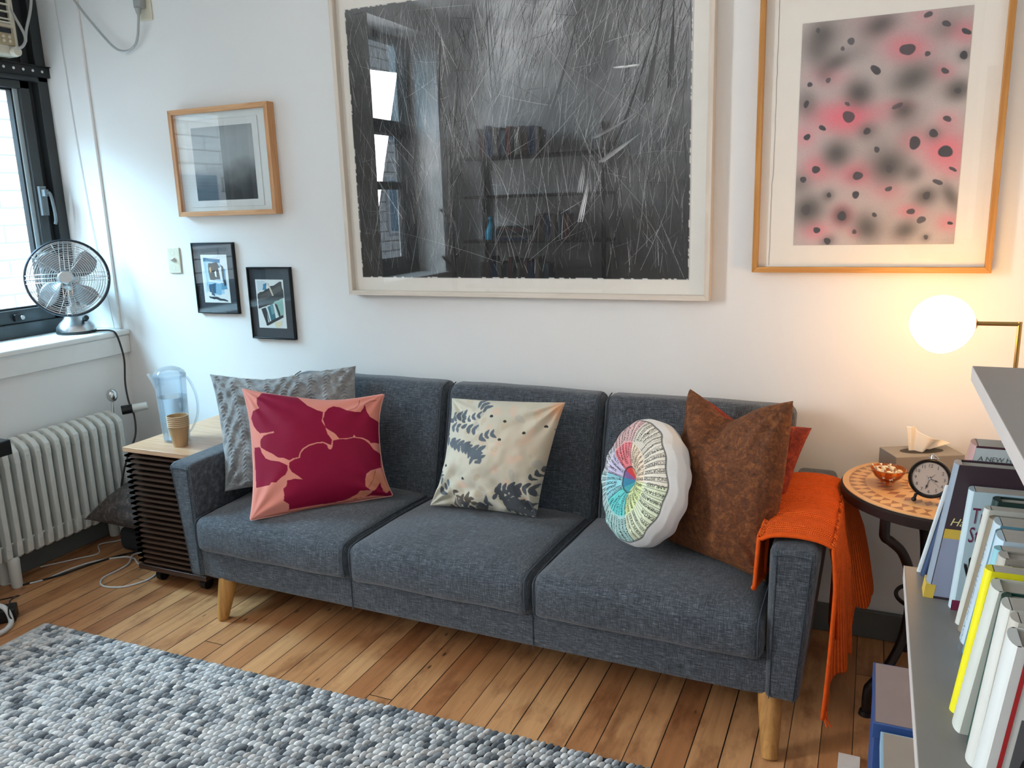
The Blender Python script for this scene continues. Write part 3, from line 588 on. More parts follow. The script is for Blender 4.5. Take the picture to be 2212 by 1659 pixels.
# --- spray print with dark spots and pink haloes
dot, yb = picture('framed_print', 'spray print of soft grey and pink spots in a honey wood frame at the right', 2.945, 1.217, 3.612, 2.058, 0.017, 0.04, M_HONEYX, M_HONEYZ, M_PAPER)
QD = [(355, 145), (1340, 35), (1245, 1410), (308, 1420)]
SOFT = [(480, 200, 90, 75, .75), (450, 290, 80, 90, .6), (560, 355, 90, 45, .7), (820, 145, 105, 60, .8), (1010, 440, 130, 75, .85), (700, 525, 80, 75, .9), (380, 590, 70, 75, .55), (960, 620, 70, 55, .8), (1260, 505, 75, 60, .9), (570, 875, 85, 75, .95), (880, 945, 110, 95, .95),
        (1015, 985, 55, 50, .6), (1225, 1120, 40, 80, .75), (1090, 1120, 70, 55, .85), (395, 1205, 100, 85, .95), (755, 1310, 75, 85, .85), (975, 1325, 75, 55, .8), (605, 1240, 55, 55, .85), (750, 740, 60, 50, .55), (1130, 755, 50, 45, .5), (520, 1120, 40, 35, .6), (520, 1395, 50, 35, .6), (1290, 310, 40, 35, .5),
        (1190, 160, 90, 60, .35), (350, 1050, 70, 60, .45), (1090, 1370, 30, 25, .5), (680, 1000, 60, 40, .3), (490, 430, 50, 50, .3), (700, 300, 90, 60, .2), (1000, 700, 120, 90, .2), (800, 850, 120, 100, .2)]
PINK = [(980, 270, 120, 70, .75), (1290, 180, 90, 60, .6), (1180, 400, 60, 45, .5), (640, 660, 110, 80, .95), (560, 690, 110, 60, .5), (760, 640, 160, 50, .4), (370, 780, 70, 60, .5), (1195, 850, 110, 100, .95), (1020, 800, 80, 60, .5), (450, 960, 80, 70, .7), (690, 990, 110, 65, .75), (870, 1090, 90, 55, .4),
        (1200, 670, 60, 45, .4), (1000, 1210, 70, 40, .6), (450, 1330, 80, 55, .65), (605, 1240, 60, 60, .7), (1215, 1280, 60, 50, .55), (520, 430, 110, 60, .35), (1070, 100, 70, 50, .3), (820, 150, 150, 90, .15), (480, 640, 120, 60, .4), (920, 590, 80, 30, .4), (1240, 960, 60, 50, .4), (680, 1340, 40, 30, .4)]
DOTS = [(450, 180, 13, 14, .55), (650, 237, 22, 19, .6), (600, 278, 13, 12, .55), (978, 280, 46, 30, .75), (1092, 88, 25, 15, .7), (1192, 137, 23, 17, .75), (1300, 180, 27, 15, .9), (1288, 311, 22, 22, .9), (1090, 303, 18, 13, .75), (1187, 398, 23, 15, .75), (797, 395, 31, 22, .85), (403, 480, 15, 14, .8), (515, 455, 16, 14, .55),
        (382, 590, 14, 22, .8), (632, 587, 18, 10, .6), (640, 660, 36, 32, .7), (925, 597, 34, 13, .5), (1203, 669, 22, 17, .75), (482, 725, 21, 14, .9), (389, 779, 22, 16, .95), (750, 742, 24, 17, .75), (1128, 753, 26, 22, .85), (1024, 808, 30, 38, .85), (1195, 858, 37, 35, .95), (808, 848, 15, 19, .75),
        (445, 967, 24, 22, .85), (367, 1026, 20, 17, .85), (697, 1002, 32, 22, .8), (878, 1079, 22, 13, .75), (1155, 1038, 28, 14, .75), (1236, 961, 22, 10, .8), (686, 1114, 20, 22, .85), (526, 1117, 14, 14, .8), (605, 1242, 27, 26, .85), (797, 1234, 16, 12, .75), (1006, 1213, 23, 17, .75), (1064, 1263, 25, 20, .65),
        (1223, 1283, 15, 10, .85), (453, 1327, 21, 18, .9), (680, 1336, 14, 13, .7), (518, 1393, 20, 20, .8), (1091, 1368, 12, 14, .7), (1092, 1118, 18, 26, .6), (880, 960, 18, 26, .35), (385, 1205, 30, 30, .3), (1258, 510, 20, 16, .4)]
def dots_col(U, V):
    A = [np.array(q, float) for q in QD]; U3, V3 = U[..., None], V[..., None]
    Pp = A[0] * (1 - U3) * (1 - V3) + A[1] * U3 * (1 - V3) + A[2] * U3 * V3 + A[3] * (1 - U3) * V3; X, Y = Pp[..., 0], Pp[..., 1]
    n = vnoise(U, V, 6, 21, 4); grain = np.random.default_rng(5).random(U.shape)
    d = np.zeros(U.shape); p = np.zeros(U.shape)
    for x, y, a, b, s in SOFT:
        ang = -0.45; dx, dy = X - x, Y - y; xr = dx * math.cos(ang) + dy * math.sin(ang); yr = -dx * math.sin(ang) + dy * math.cos(ang); d = 1 - (1 - d) * (1 - s * 0.88 * np.exp(-((xr / a) ** 2 + (yr / b) ** 2)))
    for x, y, a, b, s in PINK: p = 1 - (1 - p) * (1 - s * 0.85 * np.exp(-(((X - x) / a) ** 2 + ((Y - y) / b) ** 2) * 0.8))
    base = np.stack([0.83 - 0.10 * n, 0.79 - 0.12 * n, 0.77 - 0.12 * n], -1)
    base = base * (1 - 0.16 * vnoise(U, V, 3, 8, 2)[..., None])
    pc = np.array([0.90, 0.40, 0.47]); c = base * (1 - p[..., None]) + pc * p[..., None]
    dk = np.array([0.25, 0.23, 0.22]); c = c * (1 - d[..., None]) + dk * d[..., None]
    c *= (0.97 + 0.06 * grain)[..., None]
    for i, (x, y, a, b, s) in enumerate(DOTS):
        ang = [-0.5, 0.3, 0.5, -0.3][i % 4]; dx, dy = X - x, Y - y; xr = dx * math.cos(ang) + dy * math.sin(ang); yr = -dx * math.sin(ang) + dy * math.cos(ang); th = np.arctan2(yr, xr)
        q = np.sqrt((xr / a) ** 2 + (yr / b) ** 2) * (1 + 0.07 * np.sin(2 * th + i) + 0.05 * np.sin(3 * th + 2 * i)); w = np.clip((1.08 - q) / 0.14, 0, 1)[..., None] * min(1, s + .1)
        c = c * (1 - w) + np.array([0.23, 0.22, 0.24]) * w
    return lin(np.clip(c, 0, 1))
sheet('print', 3.066, 1.300, 3.512, 1.950, yb - 0.0012, dots_col, 330, 480, dot, M_PRINT)
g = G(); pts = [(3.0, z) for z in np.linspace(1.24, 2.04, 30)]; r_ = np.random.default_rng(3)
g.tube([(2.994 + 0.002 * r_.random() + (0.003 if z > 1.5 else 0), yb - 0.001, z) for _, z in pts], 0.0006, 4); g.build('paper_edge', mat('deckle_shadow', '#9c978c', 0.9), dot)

# --- misty landscape print in the oak frame
oak, yb = picture('framed_print', 'misty grey landscape print in a deep oak frame above the light switch', 0.544, 1.445, 1.071, 1.882, 0.020, 0.041, M_OAKX, M_OAKZ, M_PAPER2)
G().box(0.612, yb - 0.003, 1.482, 0.998, yb - 0.001, 1.835).build('paper', mat('deckled_paper', '#dfe3e1', 0.9, var=0.02), oak, bev=0.0008)
def mist(U, V):
    n = vnoise(U, V, 4, 33, 4); h = V + 0.18 * (n - 0.5) + 0.05 * (U - .5)
    k = np.clip((h - 0.42) / 0.45, 0, 1) ** 1.2; t = 0.70 - 0.05 * n - k * 0.48; t = np.where(h < .15, t * (0.93 + .45 * np.clip(h, 0, .15)), t)
    t = t + 0.015 * (np.random.default_rng(2).random(U.shape) - .5); return lin(np.clip(np.stack([t * 0.95, t, t * 1.01], -1), 0, 1))
sheet('print', 0.645, 1.509, 0.969, 1.806, yb - 0.0036, mist, 180, 170, oak, M_PRINT)

# --- two small black frames with collages
M_BFR = mat('black_metal_frame', '#17191c', 0.3, 0.4, var=0.05); M_GMAT = mat('dark_grey_mat_board', '#3c4349', 0.85, var=0.03)
def polys(name, L, y, parent):
    V, F, C = [], [], []
    for i, (c, pts) in enumerate(L):
        b = len(V); V += [(x, y - i * 5e-5, z) for x, z in pts]; F.append(tuple(range(b, b + len(pts)))); C += [hx(c)] * len(pts)
    g = G(); g.v = V; g.f = F; g.mi = [0] * len(F); return g.build(name, M_PRINT, parent, color=np.array(C), smooth=False)
def collage(label, x0, z0, x1, z1, m0, m1, shapes):
    p, yb = picture('framed_collage', label, x0, z0, x1, z1, 0.006, 0.018, M_BFR, M_BFR, M_GMAT, 'small collages in black frames')
    (a, b), (c, d) = m0, m1; G().box(a, yb - 0.0016, b, c, yb - 0.0006, d).build('paper', M_PAPER2, p)
    L = [(col, [(a + u * (c - a), d - v * (d - b)) for u, v in pts]) for col, pts in shapes]; polys('collage', L, yb - 0.0018, p); return p
r_ = np.random.default_rng(5)
def jag(pts, n=3, amp=0.02):
    out = []
    for i, (x, y) in enumerate(pts):
        x2, y2 = pts[(i + 1) % len(pts)]
        for k in range(n): out.append((x + (x2 - x) * k / n + amp * (r_.random() - .5), y + (y2 - y) * k / n + amp * (r_.random() - .5)))
    return out
S1 = [('#a9cfe2', jag([(.08, .12), (.72, .10), (.80, .80), (.30, .85), (.12, .6)])), ('#2f6f95', jag([(.10, .07), (.74, .10), (.72, .17), (.10, .13)])), ('#5e98b8', jag([(.62, .2), (.90, .3), (.92, .72), (.70, .72)])),
      ('#3c2f24', jag([(.28, .18), (.62, .15), (.72, .30), (.66, .52), (.30, .52), (.25, .38)])), ('#1e1a18', jag([(.32, .34), (.66, .32), (.60, .50), (.34, .5)])), ('#c9a46a', jag([(.30, .27), (.36, .24), (.38, .36), (.31, .38)])), ('#e8eef0', jag([(.48, .36), (.55, .33), (.56, .46), (.50, .46)])), ('#e9eef0', jag([(.25, .53), (.78, .55), (.78, .59), (.25, .57)])),
      ('#2b5e80', jag([(.22, .62), (.50, .58), (.46, .80), (.22, .78)])), ('#7fb2cc', jag([(.50, .6), (.72, .62), (.66, .84), (.46, .82)])), ('#2a3138', jag([(.74, .2), (.84, .25), (.86, .5), (.9, .62), (.82, .66), (.78, .42)])), ('#dfe8ea', jag([(.64, .28), (.76, .25), (.78, .55), (.70, .58)])), ('#273038', jag([(.16, .86), (.5, .88), (.90, .95), (.88, .98), (.45, .93), (.2, .9)])), ('#48616f', jag([(.3, .66), (.36, .64), (.42, .86), (.3, .84)])), ('#bfd9e6', jag([(.05, .35), (.14, .3), (.18, .75), (.08, .8)]))]
collage('black framed collage with blue papers, nearest the light switch', 0.567, 1.026, 0.799, 1.333, (0.609, 1.073), (0.755, 1.281), S1)
S2 = [('#c9d6da', jag([(.06, .02), (.34, .04), (.4, .2), (.06, .24)])), ('#3c83a6', jag([(.28, .1), (.4, .06), (.38, .2), (.24, .22)])), ('#3a3a38', jag([(.04, .30), (.55, .14), (.95, .03), (.98, .36), (.5, .52), (.04, .60)], 5, .03)), ('#565450', jag([(.1, .34), (.5, .22), (.9, .12), (.9, .22), (.5, .36), (.1, .46)], 4)), ('#cfc8b8', jag([(.42, .08), (.47, .06), (.66, .36), (.61, .40)], 2)),
      ('#2a2d2e', jag([(.04, .46), (.5, .36), (.96, .28), (.97, .34), (.5, .5), (.04, .6)], 4)), ('#2d6d78', jag([(.28, .58), (.58, .50), (.64, .80), (.38, .88)])), ('#8fb9ad', jag([(.62, .46), (.95, .38), (.93, .74), (.72, .74)])), ('#21282b', jag([(.14, .60), (.3, .58), (.36, .9), (.28, .94)])), ('#d9e2e0', jag([(.3, .56), (.36, .55), (.46, .86), (.42, .88)])),
      ('#152025', jag([(.64, .50), (.72, .5), (.82, .75), (.76, .78)])), ('#6fa3a6', jag([(.46, .52), (.56, .5), (.6, .7), (.5, .72)])), ('#20272a', jag([(.26, .92), (.9, .72), (.92, .76), (.3, .96)])), ('#ddd6b5', jag([(.55, .88), (.85, .84), (.8, .97), (.6, .98)]))]
collage('black framed collage with dark grey band, lower of the small pair', 0.862, 0.923, 1.090, 1.229, (0.899, 0.970), (1.046, 1.176), S2)

# ------------------------------------------------------------------ slatted walnut cabinet beside the sofa
cab = thing('media_cabinet', 'slatted walnut cabinet on casters between radiator and sofa', 'cabinet', (0.82, -0.3, 0))
M_WALTOP = wood('walnut_veneer_top', '#b0825f', '#cda583', 0.38, stretch=(3, 50, 50)); M_WAL = wood('dark_walnut', '#2c1d17', '#452f25', 0.4, stretch=(3, 50, 50)); M_SLATEND = wood('slat_face', '#33241c', '#4d382c', 0.28, stretch=(3, 60, 60))
cx0, cx1, cy0, cy1 = 0.657, 1.012, -0.575, -0.03
G().box(cx0, cy0, 0.556, cx1, cy1, 0.575).build('top_panel', M_WALTOP, cab, bev=0.0015)
G().box(cx0, cy0, 0.064, cx1, cy1, 0.084).build('bottom_panel', M_WAL, cab, bev=0.0015)
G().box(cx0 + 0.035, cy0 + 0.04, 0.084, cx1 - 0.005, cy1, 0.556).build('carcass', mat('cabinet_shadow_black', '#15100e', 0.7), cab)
NS = 21
for k in range(NS):
    z = 0.0995 + (0.541 - 0.0995) * k / (NS - 1)
    g = G(); g.box(cx0 + 0.002, cy0 + 0.002, z - 0.0045, cx1, cy0 + 0.034, z + 0.0025); g.box(cx0 + 0.002, cy0 + 0.002, z - 0.0045, cx0 + 0.032, cy1, z + 0.0025)
    g.build('slat', M_SLATEND, cab)
for x in (cx0 + 0.06, cx1 - 0.06):
    for y in (cy0 + 0.06, cy1 - 0.06):
        g = G(); g.cone((x - 0.012, y, 0.026), (x + 0.012, y, 0.026), 0.026, 0.026, 20); g.box(x - 0.018, y - 0.02, 0.045, x + 0.018, y + 0.02, 0.064); g.build('caster', M_BLACK, cab, bev=0.002)

# pitcher of water and the nested paper cups
def pitcher():
    px, py, pz = 0.790, -0.425, 0.5755
    p = thing('water_pitcher', 'clear plastic water pitcher with lid, half full on the cabinet', 'pitcher', (px, py, pz))
    M_CLR = bpy.data.materials.new('clear_plastic'); t = NT(M_CLR); t.n.clear()
    o = t.new('ShaderNodeOutputMaterial'); gl = t.new('ShaderNodeBsdfGlossy'); gl.inputs['Roughness'].default_value = 0.03; tr = t.new('ShaderNodeBsdfTransparent'); tr.inputs['Color'].default_value = (0.93, 0.96, 0.985, 1)
    lw = t.new('ShaderNodeLayerWeight'); lw.inputs['Blend'].default_value = 0.35; mx = t.new('ShaderNodeMixShader'); t.link(t.math('MULTIPLY', lw.outputs['Fresnel'], 0.45), mx.inputs[0]); t.link(tr.outputs[0], mx.inputs[1]); t.link(gl.outputs[0], mx.inputs[2]); df = t.new('ShaderNodeBsdfTranslucent'); df.inputs['Color'].default_value = (0.85, 0.92, 0.98, 1); m2 = t.new('ShaderNodeMixShader'); m2.inputs[0].default_value = 0.10; t.link(mx.outputs[0], m2.inputs[1]); t.link(df.outputs[0], m2.inputs[2]); t.link(m2.outputs[0], o.inputs[0])
    H = 0.265; r0, r1 = 0.050, 0.060
    def rr(h): return r0 + (r1 - r0) * h / H
    g = G(); prof = [(0.0, 0.002), (r0 - 0.006, 0.0), (r0, 0.006)] + [(rr(h), h) for h in np.linspace(0.02, H, 10)] + [(rr(h) - 0.0022, h) for h in np.linspace(H, 0.01, 10)] + [(0, 0.008)]
    g.lathe(prof, (px, py, pz), n=48); g.build('jug', M_CLR, p)
    sp = Vector((-0.85, -0.35, 0)).normalized()
    g = G(); c0 = Vector((px, py, pz + H))
    def spout(u, v):
        a = (u - 0.5) * 1.5; base = Vector((math.cos(a) * sp.x - math.sin(a) * sp.y, math.sin(a) * sp.x + math.cos(a) * sp.y, 0)); k = max(0, math.cos(a * 2.0)) ** 1.2
        return c0 + base * (r1 + 0.026 * k * (1 - v)) + Vector((0, 0, -0.005 - 0.045 * v + 0.012 * k * (1 - v)))
    g.grid(spout, 15, 6); g.build('spout', M_CLR, p)
    g = G(); lid = [(r1 + 0.001, -0.012), (r1 + 0.002, 0.0), (r1 - 0.004, 0.012), (r1 - 0.018, 0.024), (r1 - 0.035, 0.031), (0, 0.034)]; g.lathe(lid, c0, n=48)
    g.build('lid', M_CLR, p)
    hd = Vector((0.9, 0.25, 0)).normalized(); g = G(); P = [(r1 - 0.002, H - 0.002), (r1 + 0.02, H - 0.02), (r1 + 0.040, H - 0.07), (r1 + 0.045, H - 0.12), (r1 + 0.036, H - 0.17), (r1 + 0.012, H - 0.215), (r0 + 0.003, H - 0.235)]
    g.tube(catmull([Vector((px, py, pz + z)) + hd * r for r, z in P], 6), 0.0075, 10, flat=0.5); g.build('handle', M_CLR, p)
    M_W = mat('water', '#eef7fb', 0.0, var=0.0, trans=1.0, ior=1.33, spec=0.5)
    wh = 0.178; g = G(); g.lathe([(0, 0.010)] + [(rr(h) - 0.003, h) for h in np.linspace(0.010, wh, 8)] + [(0, wh)], (px, py, pz), n=48); g.build('water', M_W, p)
pitcher()
M_KRAFT = mat('kraft_paper', '#b08f68', 0.75, var=0.05); M_KRIM = mat('pale_cup_rim', '#cdb694', 0.6, var=0.03)
g = G(); H = 0.083; ux, uy, uz = 0.872, -0.487, 0.5755
g.lathe([(0, 0.003), (0.0255, 0.003), (0.026, 0.0), (0.0265, 0.0)] + [(0.0265 + 0.0125 * h / H, h) for h in np.linspace(0.004, H, 6)] + [(0.0378 - 0.0125 * (H - h) / H, h) for h in np.linspace(H, 0.006, 6)] + [(0, 0.006)], (0, 0, 0), n=40)
cup0 = thing('paper_cup', 'brown paper cup, lowest of the nested stack on the cabinet', 'cup', (ux, uy, uz), 'nested paper cups on the cabinet')
g.v = [(x + ux, y + uy, z + uz) for x, y, z in g.v]; body = g.build('cup_wall', M_KRAFT, cup0)
g = G(); g.tube([(ux + 0.0392 * math.cos(2 * PI * k / 40), uy + 0.0392 * math.sin(2 * PI * k / 40), uz + H) for k in range(40)], 0.0017, 8, True); rim = g.build('cup_rim', M_KRIM, cup0)
NAM = ['second from the bottom', 'third from the bottom', 'third from the top', 'second from the top', 'topmost and open']
for k in range(5):
    c = cup0.copy(); COL.objects.link(c); c.location = (ux, uy, uz + 0.0075 * (k + 1)); c['label'] = 'brown paper cup nested in the stack, ' + NAM[k]
    for ch in (body, rim):
        d = ch.copy(); COL.objects.link(d); d.parent = c

# ------------------------------------------------------------------ things on the floor at the left
def pillow(name, TL, TR, BR, BL, thick, mat_, N=60, pinch=0.05, colfn=None, wr=0.004, seed=1, parent=None, backmat=None, power=0.5, wscale=6, sag=0.0, extra=None, topdip=0.0, dipx=0.0):
    TL, TR, BR, BL = [Vector(p) for p in (TL, TR, BR, BL)]
    nrm = ((TR - TL).cross(BL - TL) + (TR - BR).cross(BL - BR) * -1).normalized()
    if nrm.dot(Vector((3.3, -2.74, 1.45)) - TL) < 0: nrm = -nrm
    s = np.linspace(-1, 1, N); S, T = np.meshgrid(s, s)  # T down
    pL, pR, pT, pB = pinch if hasattr(pinch, '__len__') else (pinch,) * 4; Sx = S * (1 - np.where(S > 0, pR, pL) * (1 - np.abs(T) ** 2.5)); Tx = T * (1 - np.where(T > 0, pB, pT) * (1 - np.abs(S) ** 2.5)) + topdip * np.exp(-((S - dipx) / 0.62) ** 2) * (1 - S ** 2) * np.clip((1 - T) / 2, 0, 1) ** 1.6; U = ((Sx + 1) / 2)[..., None]; Vv = ((Tx + 1) / 2)[..., None]
    A = [np.array(p) for p in (TL, TR, BR, BL)]; base = A[0] * (1 - U) * (1 - Vv) + A[1] * U * (1 - Vv) + A[2] * U * Vv + A[3] * (1 - U) * Vv
    prof = np.clip((1 - S ** 2) * (1 - T ** 2), 0, 1) ** power
    U1, V1 = (S + 1) / 2, (T + 1) / 2
    w = (vnoise(U1, V1, wscale, seed, 3) - 0.5) * 2
    # folds that run from the corners inward
    fold = np.zeros(S.shape)
    for cx_, cy_ in ((-1, -1), (1, -1), (1, 1), (-1, 1)):
        d = np.hypot(S - cx_, T - cy_); a = np.arctan2(T - cy_, S - cx_); fold += np.exp(-(d / 0.75) ** 2) * np.sin(a * 11 + seed) * np.clip(d * 3, 0, 1)
    n_ = np.array(nrm)
    hf = thick * 0.62 * prof + wr * (w + fold * 0.8) * np.clip(prof * 3, 0, 1); hb = thick * 0.38 * prof
    if extra is not None: hf = hf + extra(S, T) * np.clip(prof * 4, 0, 1)
    Fp = base + hf[..., None] * n_; Bp = base - hb[..., None] * n_
    Fp[..., 2] -= sag * prof; idx = np.arange(N * N).reshape(N, N)
    g = G(); g.v = np.concatenate([Fp.reshape(-1, 3), Bp.reshape(-1, 3)]).tolist()
    q = np.stack([idx[:-1, :-1], idx[:-1, 1:], idx[1:, 1:], idx[1:, :-1]], -1).reshape(-1, 4)
    g.f = q.tolist() + (q[:, ::-1] + N * N).tolist(); g.mi = [0] * len(q) + [1 if backmat else 0] * len(q)
    col = None
    if colfn is not None:
        c = colfn(U[..., 0], Vv[..., 0]).reshape(-1, 3); bc = np.tile(c.reshape(N, N, 3)[0, N // 2], (N * N, 1)); col = np.concatenate([c, c])
    o = None
    g2 = G(); rim = [tuple(base[0, i]) for i in range(N - 1)] + [tuple(base[i, -1]) for i in range(N - 1)] + [tuple(base[-1, -1 - i]) for i in range(N - 1)] + [tuple(base[-1 - i, 0]) for i in range(N - 1)]
    mats = [mat_, backmat] if backmat else mat_
    o = g.build(name, mats, parent, color=col, ang=180, weld=(col is None))
    return o, rim
def velvet(name, c0, c1, c2, sheen=0.5, scale=14, bstr=0.6):
    m_ = bpy.data.materials.new(name); t = NT(m_); f = t.noise(t.coords((1, 1, 1)), scale, 6, 0.65, 0.6); f2 = t.noise(t.coords(), 160, 3, 0.6)
    s_ = t.math('ADD', t.math('MULTIPLY', f, 0.7), t.math('MULTIPLY', f2, 0.3)); t.link(t.ramp(s_, [(0.34, hx(c0)), (0.52, hx(c1)), (0.66, hx(c2))]), t.b.inputs['Base Color'])
    t.b.inputs['Roughness'].default_value = 0.85; t.b.inputs['Sheen Weight'].default_value = sheen; t.b.inputs['Sheen Roughness'].default_value = 0.4; t.b.inputs['Sheen Tint'].default_value = (*hx(c2), 1); t.bump(s_, bstr, 0.004); return m_
pl, _ = pillow('floor_cushion', (0.31, -0.13, 0.30), (0.60, -0.10, 0.32), (0.60, -0.44, 0.15), (0.215, -0.455, 0.17), 0.15, velvet('brown_tweed', '#2c2826', '#4a4340', '#7a6f68', 0.1, 30), 40, 0.05, seed=4, wr=0.006)
tag(pl, 'grey brown fuzzy cushion wedged on the floor behind the slatted cabinet', 'cushion')
g = G(); g.box(0.30, -0.37, 0.001, 0.56, -0.12, 0.11); tag(g.build('storage_bag', mat('dark_canvas', '#2b2c2e', 0.9), bev=0.03, seg=4), 'dark soft bag on the floor under the fuzzy cushion', 'bag')
def cord(name, label, pts, r, mt, n=7):
    g = G(); g.tube(catmull(pts, 8), r, n); return tag(g.build(name, mt), label, 'cord')
R1 = 0.0040
cord('cord', 'white cord looping across the floor by the cabinet', [(0.05, -0.80, R1), (0.20, -0.76, R1), (0.25, -0.70, R1), (0.262, -0.60, R1), (0.295, -0.50, R1), (0.377, -0.421, R1), (0.44, -0.415, R1), (0.50, -0.45, R1 + .003), (0.545, -0.45, R1), (0.60, -0.42, R1)], 0.0035, M_WCORD)
cord('cord', 'white cord in a loose loop at the cabinet corner', [(0.58, -0.20, R1), (0.50, -0.27, R1), (0.435, -0.34, R1), (0.42, -0.40, R1 + .008), (0.465, -0.465, R1 + .004), (0.47, -0.52, R1), (0.475, -0.605, R1), (0.535, -0.655, R1), (0.62, -0.635, R1), (0.66, -0.57, R1), (0.665, -0.53, R1), (0.65, -0.47, R1)], 0.0038, M_WCORD)
cord('cord', 'black cord lying along the floor beside the radiator', [(0.20, -0.78, R1), (0.27, -0.66, R1), (0.31, -0.52, R1), (0.36, -0.40, R1), (0.44, -0.32, R1), (0.56, -0.26, R1)], 0.0045, M_BCORD)
cord('cord', 'thin white cord trailing on the floor under the radiator', [(0.12, -0.62, R1), (0.20, -0.50, R1), (0.24, -0.43, R1), (0.16, -0.36, R1), (0.20, -0.30, R1), (0.24, -0.22, R1), (0.23, -0.16, R1), (0.28, -0.11, R1)], 0.0028, M_WCORD)
ps = thing('power_strip', 'black power strip on the floor at the left edge of the picture', 'power strip', (0.40, -1.0, 0))
ps_m = G(); a = Vector((-0.30, -0.954, 0)).normalized()
pa, pb = Vector((0.447, -0.955, 0.026)), Vector((0.24, -1.18, 0.026)); dirv = (pb - pa).normalized(); perp = Vector((-dirv.y, dirv.x, 0)) * 0.033
mid = (pa + pb) / 2; ps_m.obox(mid, dirv * (pb - pa).length / 2, perp, (0, 0, 0.025)); ps_m.build('housing', M_BLACK, ps, bev=0.004)
g = G(); pc2 = pa + dirv * 0.09; g.obox(pc2 + Vector((0, 0, 0.052)), dirv * 0.022, perp * 0.8, (0, 0, 0.026)); tag(g.build('power_adapter', M_WHITEPL, bev=0.006, seg=3), 'white power adapter plugged into the black power strip', 'adapter')
cord('hose', 'thick white cable curling out over the power strip', [(0.28, -1.20, 0.06), (0.33, -1.07, 0.066), (0.38, -1.02, 0.066), (0.44, -0.995, 0.06), (0.485, -1.005, 0.02), (0.51, -1.04, 0.0105), (0.515, -1.09, 0.0105), (0.50, -1.15, 0.0105), (0.47, -1.25, 0.0105)], 0.0095, M_WCORD, 12)
cord('cord', 'thin black cord draped over the thick white cable', [(0.26, -0.90, 0.01), (0.32, -0.86, 0.02), (0.40, -0.92, 0.062), (0.45, -0.975, 0.076), (0.478, -1.005, 0.045), (0.495, -1.0, 0.012)], 0.0028, M_BCORD)

stand = thing('stand', 'black stand with thick top reaching in from the left picture edge', 'stand', (0.33, -1.05, 0))
G().box(0.22, -1.26, 0.600, 0.40, -0.838, 0.657).build('top', M_BLACK, stand, bev=0.004)
for yy in (-1.12, -1.23):
    for xx in (0.24, 0.38): G().box(xx - 0.012, yy - 0.012, 0.0, xx + 0.012, yy + 0.012, 0.600).build('leg', M_BLACK, stand, bev=0.002)
# ------------------------------------------------------------------ sofa
SA = math.radians(-1.0); S0 = Vector((1.19, -0.705, 0)); SX_ = Vector((math.cos(SA), math.sin(SA), 0)); SY_ = Vector((-math.sin(SA), math.cos(SA), 0))
def L(u, d, z): return S0 + SX_ * u + SY_ * d + Vector((0, 0, z))
sofa = thing('sofa', 'long charcoal blue three seat sofa on tapered wooden legs', 'sofa', L(0.93, 0.35, 0))
UI0, UI1 = -0.055, 1.912
def rbox(g, u0, u1, d0, d1, z0, z1, r, nx=24, nd=14, nz=8, crown=0.0, bulge=0.0, tilt=None, seed=0, wr=0.0, sideb=0.0):
    """soft rounded box in sofa space: corners rounded by r, top crowned, faces bulged"""
    cu, cd, cz = (u0 + u1) / 2, (d0 + d1) / 2, (z0 + z1) / 2; hu, hd, hz = (u1 - u0) / 2, (d1 - d0) / 2, (z1 - z0) / 2
    def pt(a, b, c):
        p = Vector((a * hu, b * hd, c * hz)); q = Vector((max(-hu + r, min(hu - r, p.x)), max(-hd + r, min(hd - r, p.y)), max(-hz + r, min(hz - r, p.z)))); v = p - q
        if v.length > 1e-9: p = q + v.normalized() * r if v.length > r else p
        top = max(0, c) ; p.z += crown * (1 - a ** 4) * (1 - abs(b) ** 3) * (c > 0.2) * top
        if b < 0: p.y -= bulge * (1 - a ** 4) * (1 - c * c) * (-b) ** 2
        p.x += sideb * a * (1 - c * c) * (1 - b ** 4)
        if wr: 
            n1 = mnoise.noise(Vector((p.x * 7 + seed, p.y * 7, p.z * 7))) ; p += v.normalized() * wr * n1 if v.length > 1e-9 else Vector((0, 0, wr * n1 * (1 if c > 0 else 0)))
        u, d, z = cu + p.x, cd + p.y, cz + p.z
        if tilt: u, d, z = tilt(u, d, z)
        return L(u, d, z)
    def lin_(n, k): # denser near edges
        t = k / (n - 1) * 2 - 1; return math.copysign(abs(t) ** 0.72, t)
    for ax in range(3):
        for sgn in (-1, 1):
            na, nb = ((nd, nz), (nx, nz), (nx, nd))[ax]
            def fn(i, j, ax=ax, sgn=sgn, na=na, nb=nb):
                A = lin_(na, round(i * (na - 1))); B = lin_(nb, round(j * (nb - 1)))
                return pt(*((sgn, A, B), (A, sgn, B), (A, B, sgn))[ax])
            g.grid(fn, na, nb)
    return g
def seam(name, pts, parent, r=0.0028):
    g = G(); g.tube(catmull(pts, 4), r, 6); return g.build(name, M_SEAM, parent)
M_SEAM = mat('charcoal_piping', '#3a424b', 0.85, var=0.1)
# base rail
g = G(); rbox(g, UI0 - 0.02, UI1 + 0.01, 0.008, 0.66, 0.158, 0.30, 0.018, wr=0.001); g.build('base_rail', M_SOFA, sofa, weld=True)
seam('seam', [L(0.60, 0.006, 0.272), L(0.60, 0.006, 0.16)], sofa, 0.0015); seam('seam', [L(1.25, 0.006, 0.272), L(1.25, 0.006, 0.155)], sofa, 0.0015)
